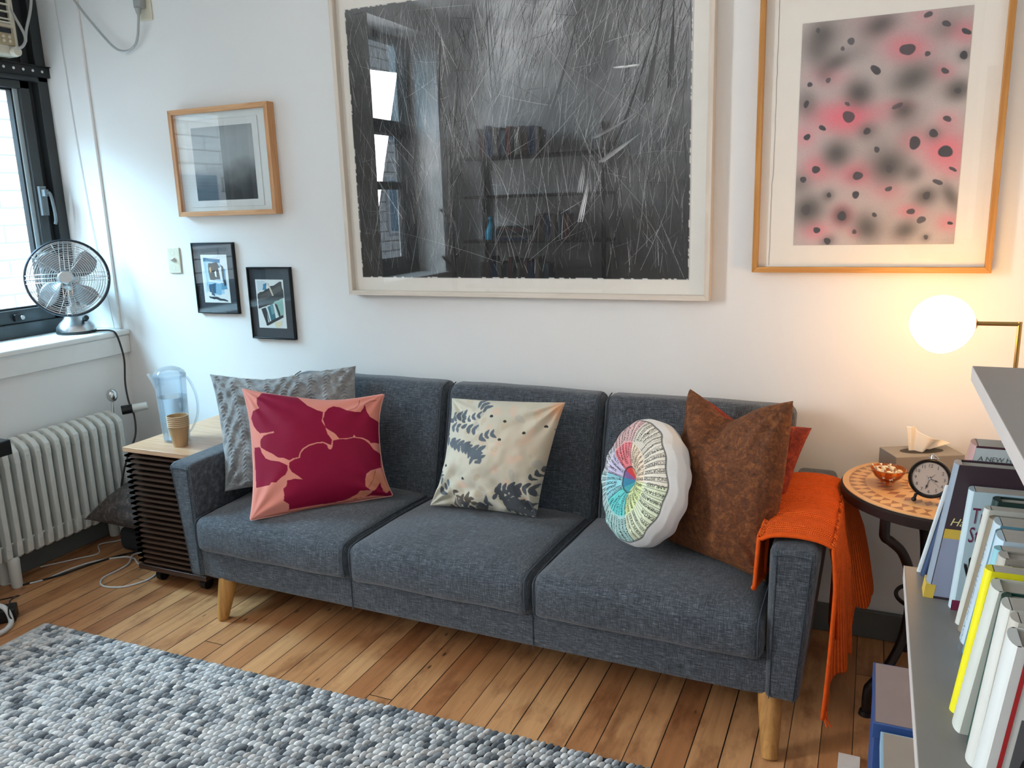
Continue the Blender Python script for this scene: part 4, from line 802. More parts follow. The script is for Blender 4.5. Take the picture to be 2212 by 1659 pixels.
# arms: outer side flares out towards the top
def arm(side):
    ui, uot, uob = (UI0, -0.166, -0.112) if side < 0 else (UI1, 2.036, 1.998)
    def tl(u, d, z):
        k = (u - (UI0 if side < 0 else UI1)) / ((uot - ui)); zt = max(0, min(1, (z - 0.158) / 0.43)); uo = uob + (uot - uob) * zt; inn = ui + (0.012 if side > 0 else -0.004) * (1 - zt) * 0
        return inn + (uo - inn) * k, d, z
    g = G(); a, b = min(ui, uot), max(ui, uot); rbox(g, a, b, 0.0, 0.70, 0.158, 0.588, 0.022, nx=12, nd=24, nz=20, tilt=tl, crown=0.004, wr=0.001); o = g.build('arm', M_SOFA, sofa, weld=True)
    def e(k, z, d=-0.0005):
        zt = (z - 0.158) / 0.43; uo = uob + (uot - uob) * zt; return L(ui + (uo - ui) * k, d, z)
    for k in (0.16, 0.84): seam('piping', [e(k, z) for z in (0.165, 0.25, 0.35, 0.45, 0.56)] + [e(k, 0.578, 0.008)], o, 0.0014)
    seam('piping', [e(0.1, 0.566), e(0.3, 0.572), e(0.7, 0.572), e(0.9, 0.566)], o, 0.0014)
arm(-1); arm(1)
# seat cushions
SPL = [(UI0 + 0.002, 0.607), (0.611, 1.251), (1.255, UI1 - 0.004)]
for i, (a, b) in enumerate(SPL):
    def tl(u, d, z, a=a, b=b): # the splits drift right towards the back
        k = max(0, d) / 0.5; m_ = (u - a) / (b - a); ea = 0.035 if a > 0 and a < 1 else (0.02 if a > 1 else 0); eb = 0.035 if b < 1 else (0.02 if b < 1.5 else 0); return u + k * (ea * (1 - m_) + eb * m_), d, z
    g = G(); rbox(g, a, b, -0.022, 0.52, 0.268, 0.398, 0.030, nx=36, nd=26, nz=12, crown=0.034, bulge=0.010, tilt=tl, wr=0.004, seed=i * 5.3); c = g.build('seat_cushion', M_SOFA, sofa, weld=True)
    def sm(d, z, uu, side): 
        q = tl(uu, d, z); return L(*q)
    for uu, sd in ((a + 0.012, -1), (b - 0.012, 1)):
        seam('piping', [sm(-0.018, 0.285, uu, sd), sm(-0.024, 0.33, uu, sd), sm(-0.020, 0.375, uu, sd), sm(0.0, 0.394, uu, sd), sm(0.10, 0.402, uu, sd), sm(0.30, 0.405, uu, sd), sm(0.46, 0.402, uu, sd)], c, 0.0026)
# back: frame and three panels leaning back
def tlb(u, d, z): return u, d + (z - 0.40) * 0.235 * (1 if z > 0.3 else 1), z
g = G(); rbox(g, UI0, UI1, 0.555, 0.635, 0.20, 0.60, 0.02, tilt=None); g.build('back_frame', M_SOFA, sofa, weld=True)
BS = [(UI0 + 0.002, 0.672), (0.676, 1.283), (1.287, UI1 - 0.004)]
for i, (a, b) in enumerate(BS):
    g = G(); rbox(g, a, b, 0.470, 0.575, 0.36, 0.806, 0.032, nx=30, nd=10, nz=26, bulge=0.014, crown=0.003, tilt=tlb, wr=0.003, seed=i * 3.1 + 20); c = g.build('back_cushion', M_SOFA, sofa, weld=True)
    for uu in (a + 0.014, b - 0.014):
        seam('piping', [L(*tlb(uu, 0.470, z)) for z in (0.40, 0.5, 0.6, 0.7, 0.76)] + [L(*tlb(uu, 0.480, 0.796)), L(*tlb(uu, 0.52, 0.808))], c, 0.0022)
def leg(ut, dt, ub, db, rt=0.034, rb=0.020):
    g = G(); p0, p1 = L(ut, dt, 0.17), L(ub, db, 0.0)
    P = [p1 + (p0 - p1) * t for t in (0, 0.015, 0.3, 0.65, 1)]; g.tube(P, [rb * 0.85, rb, rb + (rt - rb) * 0.35, rb + (rt - rb) * 0.75, rt], 24); return g.build('leg', M_LEG, sofa)
leg(0.026, 0.045, 0.002, 0.016); leg(1.924, 0.045, 1.936, -0.018, 0.033, 0.021); leg(0.03, 0.58, 0.0, 0.63); leg(1.90, 0.58, 1.93, 0.63)

# ------------------------------------------------------------------ cushions on the sofa
M_GREYV = bpy.data.materials.new('pleated_grey_velvet'); t = NT(M_GREYV)
f1 = t.noise(t.coords((5, 5, 9)), 3.0, 4, 0.6, 1.5); f2 = t.noise(t.coords((170, 170, 110)), 1.0, 4, 0.7, 2.5)
sm_ = t.math('ADD', t.math('MULTIPLY', f1, 0.5), t.math('MULTIPLY', f2, 0.5)); t.link(t.ramp(sm_, [(0.34, hx('#5b5e60')), (0.5, hx('#85898a')), (0.64, hx('#b2b6b6'))]), t.b.inputs['Base Color'])
t.b.inputs['Roughness'].default_value = 0.75; t.b.inputs['Sheen Weight'].default_value = 0.6; t.bump(sm_, 0.8, 0.008)
def pleats(S, T):
    h = np.zeros(S.shape)
    for k in range(9):
        c = -0.86 + k * 0.215 + 0.03 * np.sin(T * 3 + k); h += 0.0055 * np.exp(-((S - c) / 0.052) ** 4) * (0.5 + 0.5 * np.cos(T * 95 - np.abs(S - c) * 75))
    return h + 0.004 * np.sin(S * 40 + 5 * np.sin(T * 4)) * np.exp(-((T + 0.9) / 0.5) ** 2) + 0.003 * np.sin(S * 26 + T * 18 + 3 * np.sin(S * 7))
gp, _ = pillow('throw_pillow', L(-0.205, 0.285, 0.852), L(0.29, 0.545, 0.862), L(0.42, 0.40, 0.45), L(-0.025, 0.12, 0.455), 0.15, M_GREYV, 280, 0.07, seed=3, wr=0.010, extra=pleats, wscale=9, topdip=0.10, dipx=-0.35, power=0.42)
tag(gp, 'grey velvet pillow with smocked pleats, behind the magenta floral one', 'pillow', 'pillows on the sofa')

# magenta petals on pink
QM = [(405, 330), (1625, 368), (1712, 1300), (400, 1525)]
MAG = [[(575, 382), (640, 378), (735, 392), (860, 405), (900, 455), (960, 520), (1040, 565), (1092, 582), (1085, 640), (1078, 672), (1105, 720), (1125, 790), (1162, 842), (1152, 888), (1128, 880), (1085, 862), (1030, 868), (960, 890), (905, 925), (878, 965), (868, 1000), (820, 1010), (788, 1028), (740, 1005), (690, 1000), (640, 962), (590, 935), (548, 905), (540, 880), (545, 835), (575, 800), (620, 785), (668, 778), (668, 762), (620, 772), (545, 776), (515, 742), (490, 700), (470, 625), (492, 565), (548, 538), (528, 500), (530, 440)],
       [(1104, 590), (1135, 545), (1180, 520), (1240, 530), (1300, 560), (1370, 572), (1415, 568), (1440, 530), (1452, 488), (1470, 560), (1500, 610), (1540, 640), (1578, 652), (1560, 740), (1552, 835), (1535, 842), (1505, 850), (1480, 825), (1430, 808), (1370, 806), (1355, 785), (1342, 808), (1290, 822), (1222, 826), (1190, 785), (1140, 755), (1108, 732), (1100, 690), (1088, 655), (1100, 625)],
       [(1170, 848), (1230, 832), (1290, 830), (1350, 812), (1410, 816), (1450, 828), (1490, 858), (1530, 905), (1548, 935), (1545, 990), (1550, 1060), (1500, 1095), (1460, 1130), (1448, 1180), (1452, 1238), (1500, 1268), (1460, 1270), (1400, 1290), (1340, 1318), (1270, 1350), (1150, 1375), (1000, 1398), (860, 1420), (748, 1442), (757, 1395), (712, 1370), (722, 1320), (716, 1270), (748, 1240), (757, 1195), (830, 1185), (892, 1190), (860, 1165), (800, 1125), (780, 1085), (786, 1045), (830, 1018), (878, 1005), (888, 965), (915, 932), (965, 900), (1030, 878), (1085, 872), (1115, 888), (1130, 925), (1150, 928), (1165, 900)],
       [(483, 895), (538, 898), (550, 950), (580, 1000), (620, 1020), (700, 1035), (745, 1058), (768, 1070), (768, 1110), (745, 1150), (700, 1178), (660, 1215), (618, 1212), (600, 1235), (540, 1245), (478, 1252)],
       [(1520, 1270), (1560, 1230), (1590, 1190), (1598, 1230), (1620, 1270), (1650, 1285), (1690, 1248), (1716, 1285), (1700, 1308), (1630, 1308), (1500, 1310), (1400, 1330), (1330, 1350), (1380, 1320), (1450, 1318), (1500, 1290)]]
def mag_col(U, V):
    A = [np.array(q, float) for q in QM]; U3, V3 = U[..., None], V[..., None]; P_ = A[0] * (1 - U3) * (1 - V3) + A[1] * U3 * (1 - V3) + A[2] * U3 * V3 + A[3] * (1 - U3) * V3
    c = np.tile(np.array(hx('#d98a7b')), U.shape + (1,)).astype(float)
    for p in [[(x + (48 if x > 1535 and y < 1110 else 0), y) for x, y in q] for q in MAG]: c[inpoly(P_[..., 0], P_[..., 1], p)] = hx('#860a33')
    for p in ([(1448, 1180), (1480, 1130), (1530, 1092), (1578, 1125), (1588, 1190), (1560, 1240), (1528, 1272), (1480, 1250), (1450, 1236)], [(1560, 1100), (1640, 1150), (1690, 1245), (1650, 1285), (1618, 1262), (1600, 1200)], [(1372, 1302), (1400, 1275), (1450, 1272), (1500, 1292), (1450, 1318), (1300, 1352), (1250, 1362)]): c[inpoly(P_[..., 0], P_[..., 1], p)] = hx('#d08468')
    # fine sewn outlines
    for line in ([(1410, 450), (1400, 500), (1370, 535), (1310, 560)], [(1560, 440), (1500, 455), (1460, 490)], [(1480, 1240), (1520, 1180), (1545, 1090)]):
        for (x0, y0), (x1, y1) in zip(line[:-1], line[1:]):
            t_ = np.clip(((P_[..., 0] - x0) * (x1 - x0) + (P_[..., 1] - y0) * (y1 - y0)) / ((x1 - x0) ** 2 + (y1 - y0) ** 2), 0, 1); d = np.hypot(P_[..., 0] - x0 - t_ * (x1 - x0), P_[..., 1] - y0 - t_ * (y1 - y0)); c[d < 3.2] = hx('#9c5a4a')
    return c
M_MAG = attr_mat('printed_satin', 0.62, 0.15, 500, 0.0, 0.0006); M_MAG.node_tree.nodes['Principled BSDF'].inputs['Specular IOR Level'].default_value = 0.18
mp_, rim = pillow('throw_pillow', L(0.040, 0.195, 0.830), L(0.480, 0.445, 0.784), L(0.552, 0.352, 0.432), L(0.196, 0.004, 0.418), 0.17, M_MAG, 300, (0.09, 0.13, 0.10, 0.01), colfn=mag_col, seed=6, wr=0.006, power=0.42, wscale=3, topdip=0.06, dipx=0.3)
tag(mp_, 'pink pillow with large magenta petals leaning in the left sofa corner', 'pillow', 'pillows on the sofa')
g = G(); g.tube(rim[::5], 0.0032, 6, True); g.build('piping', mat('pink_piping', '#e2a497', 0.7), mp_)

# cream botanical print
def leafset(seed=2):
    r = np.random.default_rng(seed); out = []
    def stem(x0, y0, a, n, step, size, col, bend=0.0):
        x, y = x0, y0
        for k in range(n):
            x += step * math.cos(a); y += step * math.sin(a); a += bend + r.normal(0, .12)
            for sd in (-1, 1):
                if r.random() < .88: out.append((x + sd * size * .6 * -math.sin(a), y + sd * size * .6 * math.cos(a), a + sd * 0.9, size * (.8 + .5 * r.random()), size * (.42 + .16 * r.random()), col))
    D = '#59636b'; D2 = '#4a4f55'; Bn = '#5a5148'; Tn = '#bfae93'; P = '#d6b49c'; Gy = '#a9a9a0'
    for a in [(.28, .02, .5, 3, .045, .03, D), (.04, .22, -.5, 4, .045, .032, D), (.02, .36, .15, 6, .05, .034, D, .05), (.12, .40, .25, 7, .05, .036, D, .03), (.08, .28, -.1, 5, .055, .032, D), (.30, .44, .5, 5, .042, .034, D), (.36, .46, .9, 3, .05, .034, D), (.40, .38, -.6, 3, .05, .03, D),
              (.02, .50, 1.4, 4, .055, .026, D), (.06, .66, .9, 3, .04, .026, D), (.17, .22, -.3, 4, .05, .024, D)]: stem(*a)
    for a in [(.62, .80, -.25, 6, .055, .036, D2, .06), (.70, .86, .1, 6, .05, .038, D2), (.78, .72, 1.3, 5, .05, .036, D2), (.90, .84, 1.2, 4, .05, .034, D2), (.74, .90, .4, 4, .05, .034, D2), (.88, .70, -.8, 3, .05, .024, D2)]: stem(*a)
    for a in [(.18, .98, -.3, 5, .05, .034, Bn), (.30, .95, .1, 5, .05, .034, D2), (.48, .93, -.2, 5, .05, .034, D2), (.40, .86, .8, 3, .05, .028, Bn), (.26, .80, 1.1, 3, .05, .024, Bn), (.10, .88, -.6, 3, .05, .03, D)]: stem(*a)
    for k in range(46):
        c = [Tn, P, Gy, P, Tn][k % 5]; out.append((.18 + .8 * r.random(), .02 + .96 * r.random(), r.random() * 3, .03 + .03 * r.random(), .018 + .016 * r.random(), c))
    for x, y in ((.60, .20), (.60, .36), (.78, .29), (.92, .22), (.99, .24), (.15, .62), (.34, .72), (.47, .16)): out.append((x, y, .3, .016, .011, '#2c2b29'))
    return out
LEAVES = leafset()
def cream_col(U, V):
    n = vnoise(U, V, 5, 12, 4)[..., None]; c = np.array(hx('#b9b6a4')) * (1 - n) + np.array(hx('#d3cdbb')) * n
    w = np.exp(-(((U - .8) / .3) ** 2 + ((V - .45) / .3) ** 2))[..., None] * .6; c = c * (1 - w) + np.array(hx('#c9b49a')) * w
    w = np.exp(-(((U - .97) / .06) ** 2 + ((V - .06) / .09) ** 2))[..., None] * .8; c = c * (1 - w) + np.array(hx('#d99a6c')) * w
    for k, (x, y, a, l, b, col) in enumerate(sorted(LEAVES, key=lambda q: q[5] in ('#59636b', '#4a4f55', '#5a5148', '#2c2b29'))):
        dx, dy = U - x, V - y; p = dx * math.cos(a) + dy * math.sin(a); q = -dx * math.sin(a) + dy * math.cos(a); m_ = (p / l) ** 2 + (q / (b * (1.05 - .35 * p / l))) ** 2
        al = (m_ < 1)[..., None] * (1.0 if col[1] < '8' else .55); c = c * (1 - al) + np.array(hx(col)) * al
    return c
def crump(S, T): return 0.010 * np.sin(S * 9 + 3 * np.sin(T * 5)) * np.clip((T - 0.1) * 1.3, 0, 1) + 0.007 * np.sin(S * 17 - T * 13) * np.clip((T - 0.3) * 1.5, 0, 1)
cp_, _ = pillow('throw_pillow', L(0.768, 0.440, 0.792), L(1.194, 0.448, 0.806), L(1.128, 0.335, 0.432), L(0.740, 0.300, 0.436), 0.15, attr_mat('printed_linen', 0.85, 0.3, 700, 0.1, 0.0006), 240, (0.15, 0.06, 0.02, 0.04), colfn=cream_col, seed=9, wr=0.010, extra=crump, power=0.42, wscale=5)
tag(cp_, 'cream pillow printed with blue grey leaves in the middle of the sofa', 'pillow', 'pillows on the sofa')

# rust and brown velvet pair at the right
rp_, _ = pillow('throw_pillow', L(1.61, 0.475, 0.862), L(1.970, 0.395, 0.800), L(1.880, 0.30, 0.45), L(1.60, 0.45, 0.45), 0.10, velvet('rust_velvet', '#5d1c0f', '#8c2f16', '#b04a22', 0.3, 50), 60, 0.06, seed=12, wr=0.005, topdip=0.2)
tag(rp_, 'rust red velvet pillow half hidden behind the brown one', 'pillow', 'pillows on the sofa')
def chop(S, T): return -0.030 * np.exp(-((S + .1) / .16) ** 2 - ((T + 1) / .45) ** 2) + 0.014 * np.sin((S - T) * 5) * np.exp(-((T + .6) / .5) ** 2)
bp_, _ = pillow('throw_pillow', L(1.618, 0.395, 0.892), L(1.934, 0.205, 0.922), L(1.891, 0.140, 0.424), L(1.578, 0.31, 0.430), 0.17, velvet('brown_velvet', '#42240f', '#683a1a', '#8e5829', 0.3, 60, 0.9), 130, (0.05, 0.0, 0.07, 0.04), seed=14, wr=0.006, extra=chop, topdip=0.24, dipx=-0.15, power=0.42)
tag(bp_, 'brown velvet pillow with pointed corners leaning at the right arm', 'pillow', 'pillows on the sofa')

# round word wheel cushion
WC = L(1.520, 0.225, 0.640); Wn = (SX_ * -0.70 + SY_ * -0.62 + Vector((0, 0, 0.30))).normalized(); WX = Vector((0, 0, 1)).cross(Wn).normalized(); WY = Wn.cross(WX); RW = 0.190
# radius, height above the mid plane: printed face with a tufted centre, then the white puffed side
WP = [(0.0, 0.018), (0.012, 0.026), (0.03, 0.040), (0.06, 0.055), (0.09, 0.062), (0.12, 0.060), (0.145, 0.056), (0.165, 0.046), (0.182, 0.028), (0.191, 0.002), (0.189, -0.026), (0.176, -0.050), (0.150, -0.066), (0.10, -0.070), (0.05, -0.066), (0.0, -0.062)]
WS = [0.0]
for (a, b), (c, d) in zip(WP[:-1], WP[1:]): WS.append(WS[-1] + math.hypot(c - a, d - b))
WS = np.array(WS); WR = np.array([p[0] for p in WP]); WH = np.array([p[1] for p in WP]); STOT = WS[-1]; SPR = float(np.interp(7.9, range(len(WS)), WS))
def wheel_pt(s, th, off=0.0):
    r = np.interp(s, WS, WR); h = np.interp(s, WS, WH)
    pk = 0.004 * math.sin(th * 5 + 1) * math.sin(s * 22) + 0.0025 * math.sin(th * 13 + s * 40) * min(1, s / 0.1)
    sq = 1.0 + 0.03 * math.cos(2 * th + .6); return WC + (WX * math.cos(th) + WY * math.sin(th)) * r * sq + Wn * (h + pk * (0.3 + (s > 0.17)) + off)
NT_, NS_ = 720, 110; g = G(); cols = []
SEC = [(12, 98, '#ead2b6', '#dd8f55'), (98, 152, '#ef7f86', '#d03840'), (152, 188, '#c9bfda', '#7d5a92'), (188, 238, '#93d3dc', '#2f7f9f'), (238, 305, '#62cdc9', '#3f9fa6'), (305, 372, '#d5e0a0', '#c9d890')]
def sec(deg):
    deg %= 360
    if deg < 12: deg += 360
    for a, b, c1, c2 in SEC:
        if a <= deg < b: return c1, c2, deg - a < .5
    return SEC[0][2], SEC[0][3], False
R1_, R2_, R3_ = 0.048, 0.122, SPR
for j in range(NS_):
    s = STOT * j / (NS_ - 1)
    for i in range(NT_):
        th = 2 * PI * i / NT_; g.v.append(tuple(wheel_pt(s, th))); deg = 360.0 * i / NT_; c1, c2, ln = sec(deg); k = (i % 16 == 0)
        if s < R1_: c = hx(c2)
        elif s < R2_: c = hx(c1)
        elif s < R3_: c = tuple(0.55 * a + 0.45 * b for a, b in zip(hx('#d9dcd2'), hx(c1)))
        else: c = hx('#e4e3e0')
        if s < R3_:
            if ln and s < R2_: c = hx('#1e2224')
            if k and R1_ < s < R3_: c = hx('#33393b')
            if i % 8 == 0 and R2_ < s < R3_: c = hx('#33393b')
        for rr_ in (R1_, R2_, R3_):
            if abs(s - rr_) < 0.0016: c = hx('#1c1f21')
        cols.append(c)
for j in range(NS_ - 1):
    for i in range(NT_): g.f.append((j * NT_ + i, j * NT_ + (i + 1) % NT_, (j + 1) * NT_ + (i + 1) % NT_, (j + 1) * NT_ + i))
g.mi = [0] * len(g.f)
wh_ = g.build('round_cushion', attr_mat('printed_cotton', 0.75, 0.25, 120, 0.1, 0.002), color=np.array(cols), ang=180); tag(wh_, 'round white cushion printed with a colour wheel of feeling words', 'cushion', 'pillows on the sofa')
OUT = 'SENSITIVE HOPEFUL LOVING PROVOCATIVE COURAGEOUS FULFILLED RESPECTED CONFIDENT IMPORTANT INQUISITIVE AMUSED ECSTATIC LIBERATED ENERGETIC EAGER AWE ASTONISHED PERPLEXED DISILLUSIONED DISMAYED SHOCKED TERRIFIED FRIGHTENED OVERWHELMED WORRIED INADEQUATE INFERIOR WORTHLESS INSIGNIFICANT INADEQUATE ALIENATED DISRESPECTED RIDICULED HUMILIATED VIOLATED RESENTFUL FURIOUS ENRAGED HOSTILE INFURIATED IRRITATED WITHDRAWN SUSPICIOUS SKEPTICAL SARCASTIC JUDGMENTAL LOATHING REPUGNANT'.split()
MID = 'INTIMATE PEACEFUL POWERFUL ACCEPTED PROUD INTERESTED JOYFUL EXCITED AMAZED CONFUSED STARTLED SCARED ANXIOUS INSECURE SUBMISSIVE REJECTED HUMILIATED HURT THREATENED HATEFUL MAD AGGRESSIVE FRUSTRATED DISTANT CRITICAL DISAPPROVAL DISAPPOINTED AWFUL AVOIDANCE GUILTY ABANDONED DESPAIR DEPRESSED LONELY BORED OPTIMISTIC'.split()
g = G()
def ring_words(words, s0, s1, size, start, step, n):
    for k in range(n):
        w = words[k % len(words)]; v, f = text_mesh(w, size)
        if not len(v): continue
        wd = v[:, 0].max() - v[:, 0].min(); sc = min(1.0, (s1 - s0) * 0.92 / wd); v = v - [v[:, 0].min(), (v[:, 1].min() + v[:, 1].max()) / 2, 0]
        th0 = math.radians(start - step * (k + 0.5)); vs = []
        for x, y, _ in v:
            s = s1 - 0.003 - x * sc; r = max(0.02, float(np.interp(s, WS, WR))); vs.append(tuple(wheel_pt(s, th0 - y * sc / r, 0.0008)))
        g.add(vs, f)
ring_words(OUT, R2_, R3_, 0.0150, 90, 7.5, 48); ring_words(MID, R1_, R2_, 0.0125, 92, 10, 36)
g.build('printed_words', mat('dark_print_ink', '#24282a', 0.8), wh_, smooth=False)

# ------------------------------------------------------------------ orange knitted throw over the right arm
def knit():
    m_ = bpy.data.materials.new('orange_rib_knit'); t = NT(m_)
    uv = t.new('ShaderNodeAttribute', attribute_name='pattern'); sp = t.new('ShaderNodeSeparateColor'); t.link(uv.outputs['Color'], sp.inputs[0])
    rib = t.math('SINE', t.math('MULTIPLY', sp.outputs[0], 2 * PI * 95)); row = t.math('SINE', t.math('MULTIPLY', t.math('ADD', sp.outputs[1], t.math('MULTIPLY', rib, 0.0008)), 2 * PI * 190))
    h = t.math('ADD', t.math('MULTIPLY', rib, 0.6), t.math('MULTIPLY', row, 0.4)); h01 = t.math('ADD', t.math('MULTIPLY', h, 0.5), 0.5)
    t.link(t.mix(1.0, t.ramp(h01, [(0.05, hx('#a83a12')), (0.5, hx('#da561c')), (0.95, hx('#ee7634'))]), t.ramp(t.noise(t.coords(), 60, 3), [(0.3, (.85,) * 3), (.7, (1,) * 3)]), 'MULTIPLY'), t.b.inputs['Base Color'])
    t.b.inputs['Roughness'].default_value = 0.95; t.b.inputs['Specular IOR Level'].default_value = 0.1; t.bump(h01, 0.9, 0.003); return m_
M_KNIT = knit()
thr = thing('throw_blanket', 'orange ribbed knit throw draped over the right sofa arm', 'blanket', L(2.0, 0.3, 0.1))
def drape(name, off, dd0, dd1, hem_fn, inner_z, spread, seed, d_shift=0.0):
    NB, NA = 120, 170
    def fn(i, j):
        b = j; a = i; d = dd0 + (dd1 - dd0) * b
        zi = inner_z(b); top = 0.592 + off; hem = hem_fn(b)
        Li, Lt, Lo = top - zi, 0.135, top - hem; tot = Li + Lt + Lo; s = a * tot
        if s < Li: u = 1.903 - off - 0.012 * math.sin(min(1, (Li - s) / 0.1) * PI) * 0; z = zi + s; u -= 0.006 + 0.01 * math.sin(b * 9 + seed) * (1 - s / Li)
        elif s < Li + Lt: k = (s - Li) / Lt; u = 1.900 - off + (2.048 - 1.900 + 2 * off) * k; z = top + 0.010 * math.sin(PI * k) - 0.012 * abs(2 * k - 1) ** 6
        else:
            k = (s - Li - Lt) / max(Lo, 1e-3); drop = s - Li - Lt; w = min(1, drop / 0.12)
            rip = 0.011 * math.sin(b * 13 + seed + 1.2 * k) + 0.004 * math.sin(b * 37 + 2 * seed)
            u = 2.046 + off + spread * (b ** 1.3) * k ** 0.8 + rip * w * (0.4 + k) + 0.010 * w; z = top - drop; d += 0.02 * math.sin(b * 15 + seed + 1.5) * w * k - 0.10 * k * b * 0.3
        return L(u, d + d_shift * max(0, (s - Li - Lt)), z + 0.0025 * math.sin(d * 60 + seed) * (Li < s < Li + Lt))
    g = G(); g.grid(fn, NA, NB); A, Bq = np.meshgrid(np.linspace(0, 1, NA), np.linspace(0, 1, NB)); col = np.stack([Bq.ravel() * 0.55, A.ravel(), A.ravel() * 0], -1)
    o = g.build(name, M_KNIT, thr, color=col, ang=180); sd = o.modifiers.new('thickness', 'SOLIDIFY'); sd.thickness = 0.006; sd.offset = 1
    e = G(); e.tube([fn(k / 60, 0.0) for k in range(61)], 0.0055, 7); e.build('rolled_edge', M_KNIT, o, color=np.full((len(e.v), 3), .3), ang=180)
    e = G(); e.tube([fn(0.0, k / 40) + SX_ * -0.002 for k in range(41)], 0.0075, 8); e.build('fold_roll', M_KNIT, o, color=np.full((len(e.v), 3), .3), ang=180); return o
drape('inner_fold', 0.002, 0.115, 0.560, lambda b: 0.30 + 0.02 * b, lambda b: 0.46 + 0.05 * b, 0.075, 0.7)
drape('outer_fold', 0.014, 0.030, 0.530, lambda b: 0.125 + 0.20 * b ** 0.8 + 0.012 * math.sin(b * 40), lambda b: 0.455 + 0.03 * b, 0.085, 2.3)
g = G(); r_ = np.random.default_rng(4)
for k in range(9):
    b = k / 10.0 * 0.16; p = L(2.058 + 0.006 * r_.random(), 0.035 + b * 0.5, 0.135 + 0.02 * b); g.tube(catmull([p, p + Vector((0.004 * r_.normal(), 0.004 * r_.normal(), -0.012)), p + Vector((0.008 * r_.normal(), 0.006 * r_.normal(), -0.030 - 0.012 * r_.random()))], 3), 0.0022, 5)
g.build('fringe', M_KNIT, thr, color=np.full((len(g.v), 3), .3))
# ------------------------------------------------------------------ braided wool rug
rug = thing('area_rug', 'grey and white chunky braided wool rug in front of the sofa', 'rug', (1.7, -1.8, 0))
RA = math.radians(1.0); RO = Vector((0.602, -0.957, 0)); RXd = Vector((math.cos(RA), math.sin(RA), 0)); RYd = Vector((math.sin(RA), -math.cos(RA), 0))
g = G(); q = [RO, RO + RXd * 2.36, RO + RXd * 2.36 + RYd * 1.76, RO + RYd * 1.76]; g.prism([p + Vector((0, 0, 0.0005)) for p in q], (0, 0, 0.005)); g.build('backing', mat('grey_rug_base', '#2f343a', 0.95, var=0.15), rug)
g = G(); g.prism([p + Vector((0, 0, 0.0008)) for p in (RO - RXd * 0.004, RO + RXd * 0.030, RO + RXd * 0.030 + RYd * 1.76, RO - RXd * 0.004 + RYd * 1.76)], (0, 0, 0.009)); g.build('edge_binding', mat('rug_binding_tape', '#b9b6ae', 0.9, var=0.05), rug, bev=0.003)
r_ = np.random.default_rng(17); px_, py_ = 0.0205, 0.0228; nu, nv = int(2.35 / px_), int(1.72 / py_)
NUu, NVv = 8, 5; th = np.linspace(0, 2 * PI, NUu, endpoint=False); ph = np.linspace(-0.5, PI / 2, NVv)
bx_ = np.array([[math.cos(p) * math.cos(t_), math.cos(p) * math.sin(t_), math.sin(p)] for p in ph[:-1] for t_ in th] + [[0, 0, 1.0]])
bf = [(j * NUu + i, j * NUu + (i + 1) % NUu, (j + 1) * NUu + (i + 1) % NUu, (j + 1) * NUu + i) for j in range(NVv - 2) for i in range(NUu)] + [((NVv - 2) * NUu + i, (NVv - 2) * NUu + (i + 1) % NUu, len(bx_) - 1) for i in range(NUu)]
V, F, C = [], [], []; nb = len(bx_); cnt = 0
PAL = np.array([hx('#ebecec'), hx('#dfe2e3'), hx('#c4cacd'), hx('#8f979d'), hx('#f0f0ee'), hx('#6f777e'), hx('#d8d6d3'), hx('#cfd4d8')])
for j in range(nv):
    for i in range(nu):
        x = 0.022 + (i + (j % 2) * 0.5) * px_ + r_.normal(0, 0.0012); y = 0.004 + (j + 0.5) * py_ + r_.normal(0, 0.0009)
        if x > 2.33: continue
        a = math.radians(-57) + r_.normal(0, 0.14); sc = np.array([0.0158 * (0.85 + .3 * r_.random()), 0.0064 * (0.8 + .4 * r_.random()), 0.0110]); p = bx_ * sc
        ca, sa = math.cos(a), math.sin(a); X = p[:, 0] * ca - p[:, 1] * sa + x; Y = p[:, 0] * sa + p[:, 1] * ca + y; Z = p[:, 2] + 0.0075 + 0.001 * r_.random()
        W = np.array(RO) + np.outer(X, np.array(RXd)) + np.outer(Y, np.array(RYd)); W[:, 2] = Z; V.append(W); k = int(r_.integers(0, 8)); shade = 1
        C.append(PAL[k] * (0.85 + 0.2 * r_.random()) * np.ones((nb, 1))); F.append(cnt); cnt += nb
bfq = [f for f in bf if len(f) == 4]; bft = [f for f in bf if len(f) == 3]
g = G(); g.v = np.concatenate(V).tolist(); g.f = [tuple(k + c for k in f) for c in F for f in bf]; g.mi = [0] * len(g.f)
me_ = bpy.data.meshes.new('braided_pile'); VV = np.concatenate(V); me_.from_pydata((VV - np.array([1.7, -1.8, 0])).tolist(), [], g.f); ca = me_.color_attributes.new('pattern', 'FLOAT_COLOR', 'POINT'); cc = np.ones((len(VV), 4)); cc[:, :3] = np.concatenate(C); ca.data.foreach_set('color', cc.ravel()); me_.shade_smooth()
me_.materials.append(attr_mat('wool_yarn', 0.95, 0.5, 900, 0.3, 0.001, var=0.25)); o = bpy.data.objects.new('braided_pile', me_); COL.objects.link(o); place(o, (1.7, -1.8, 0), rug)

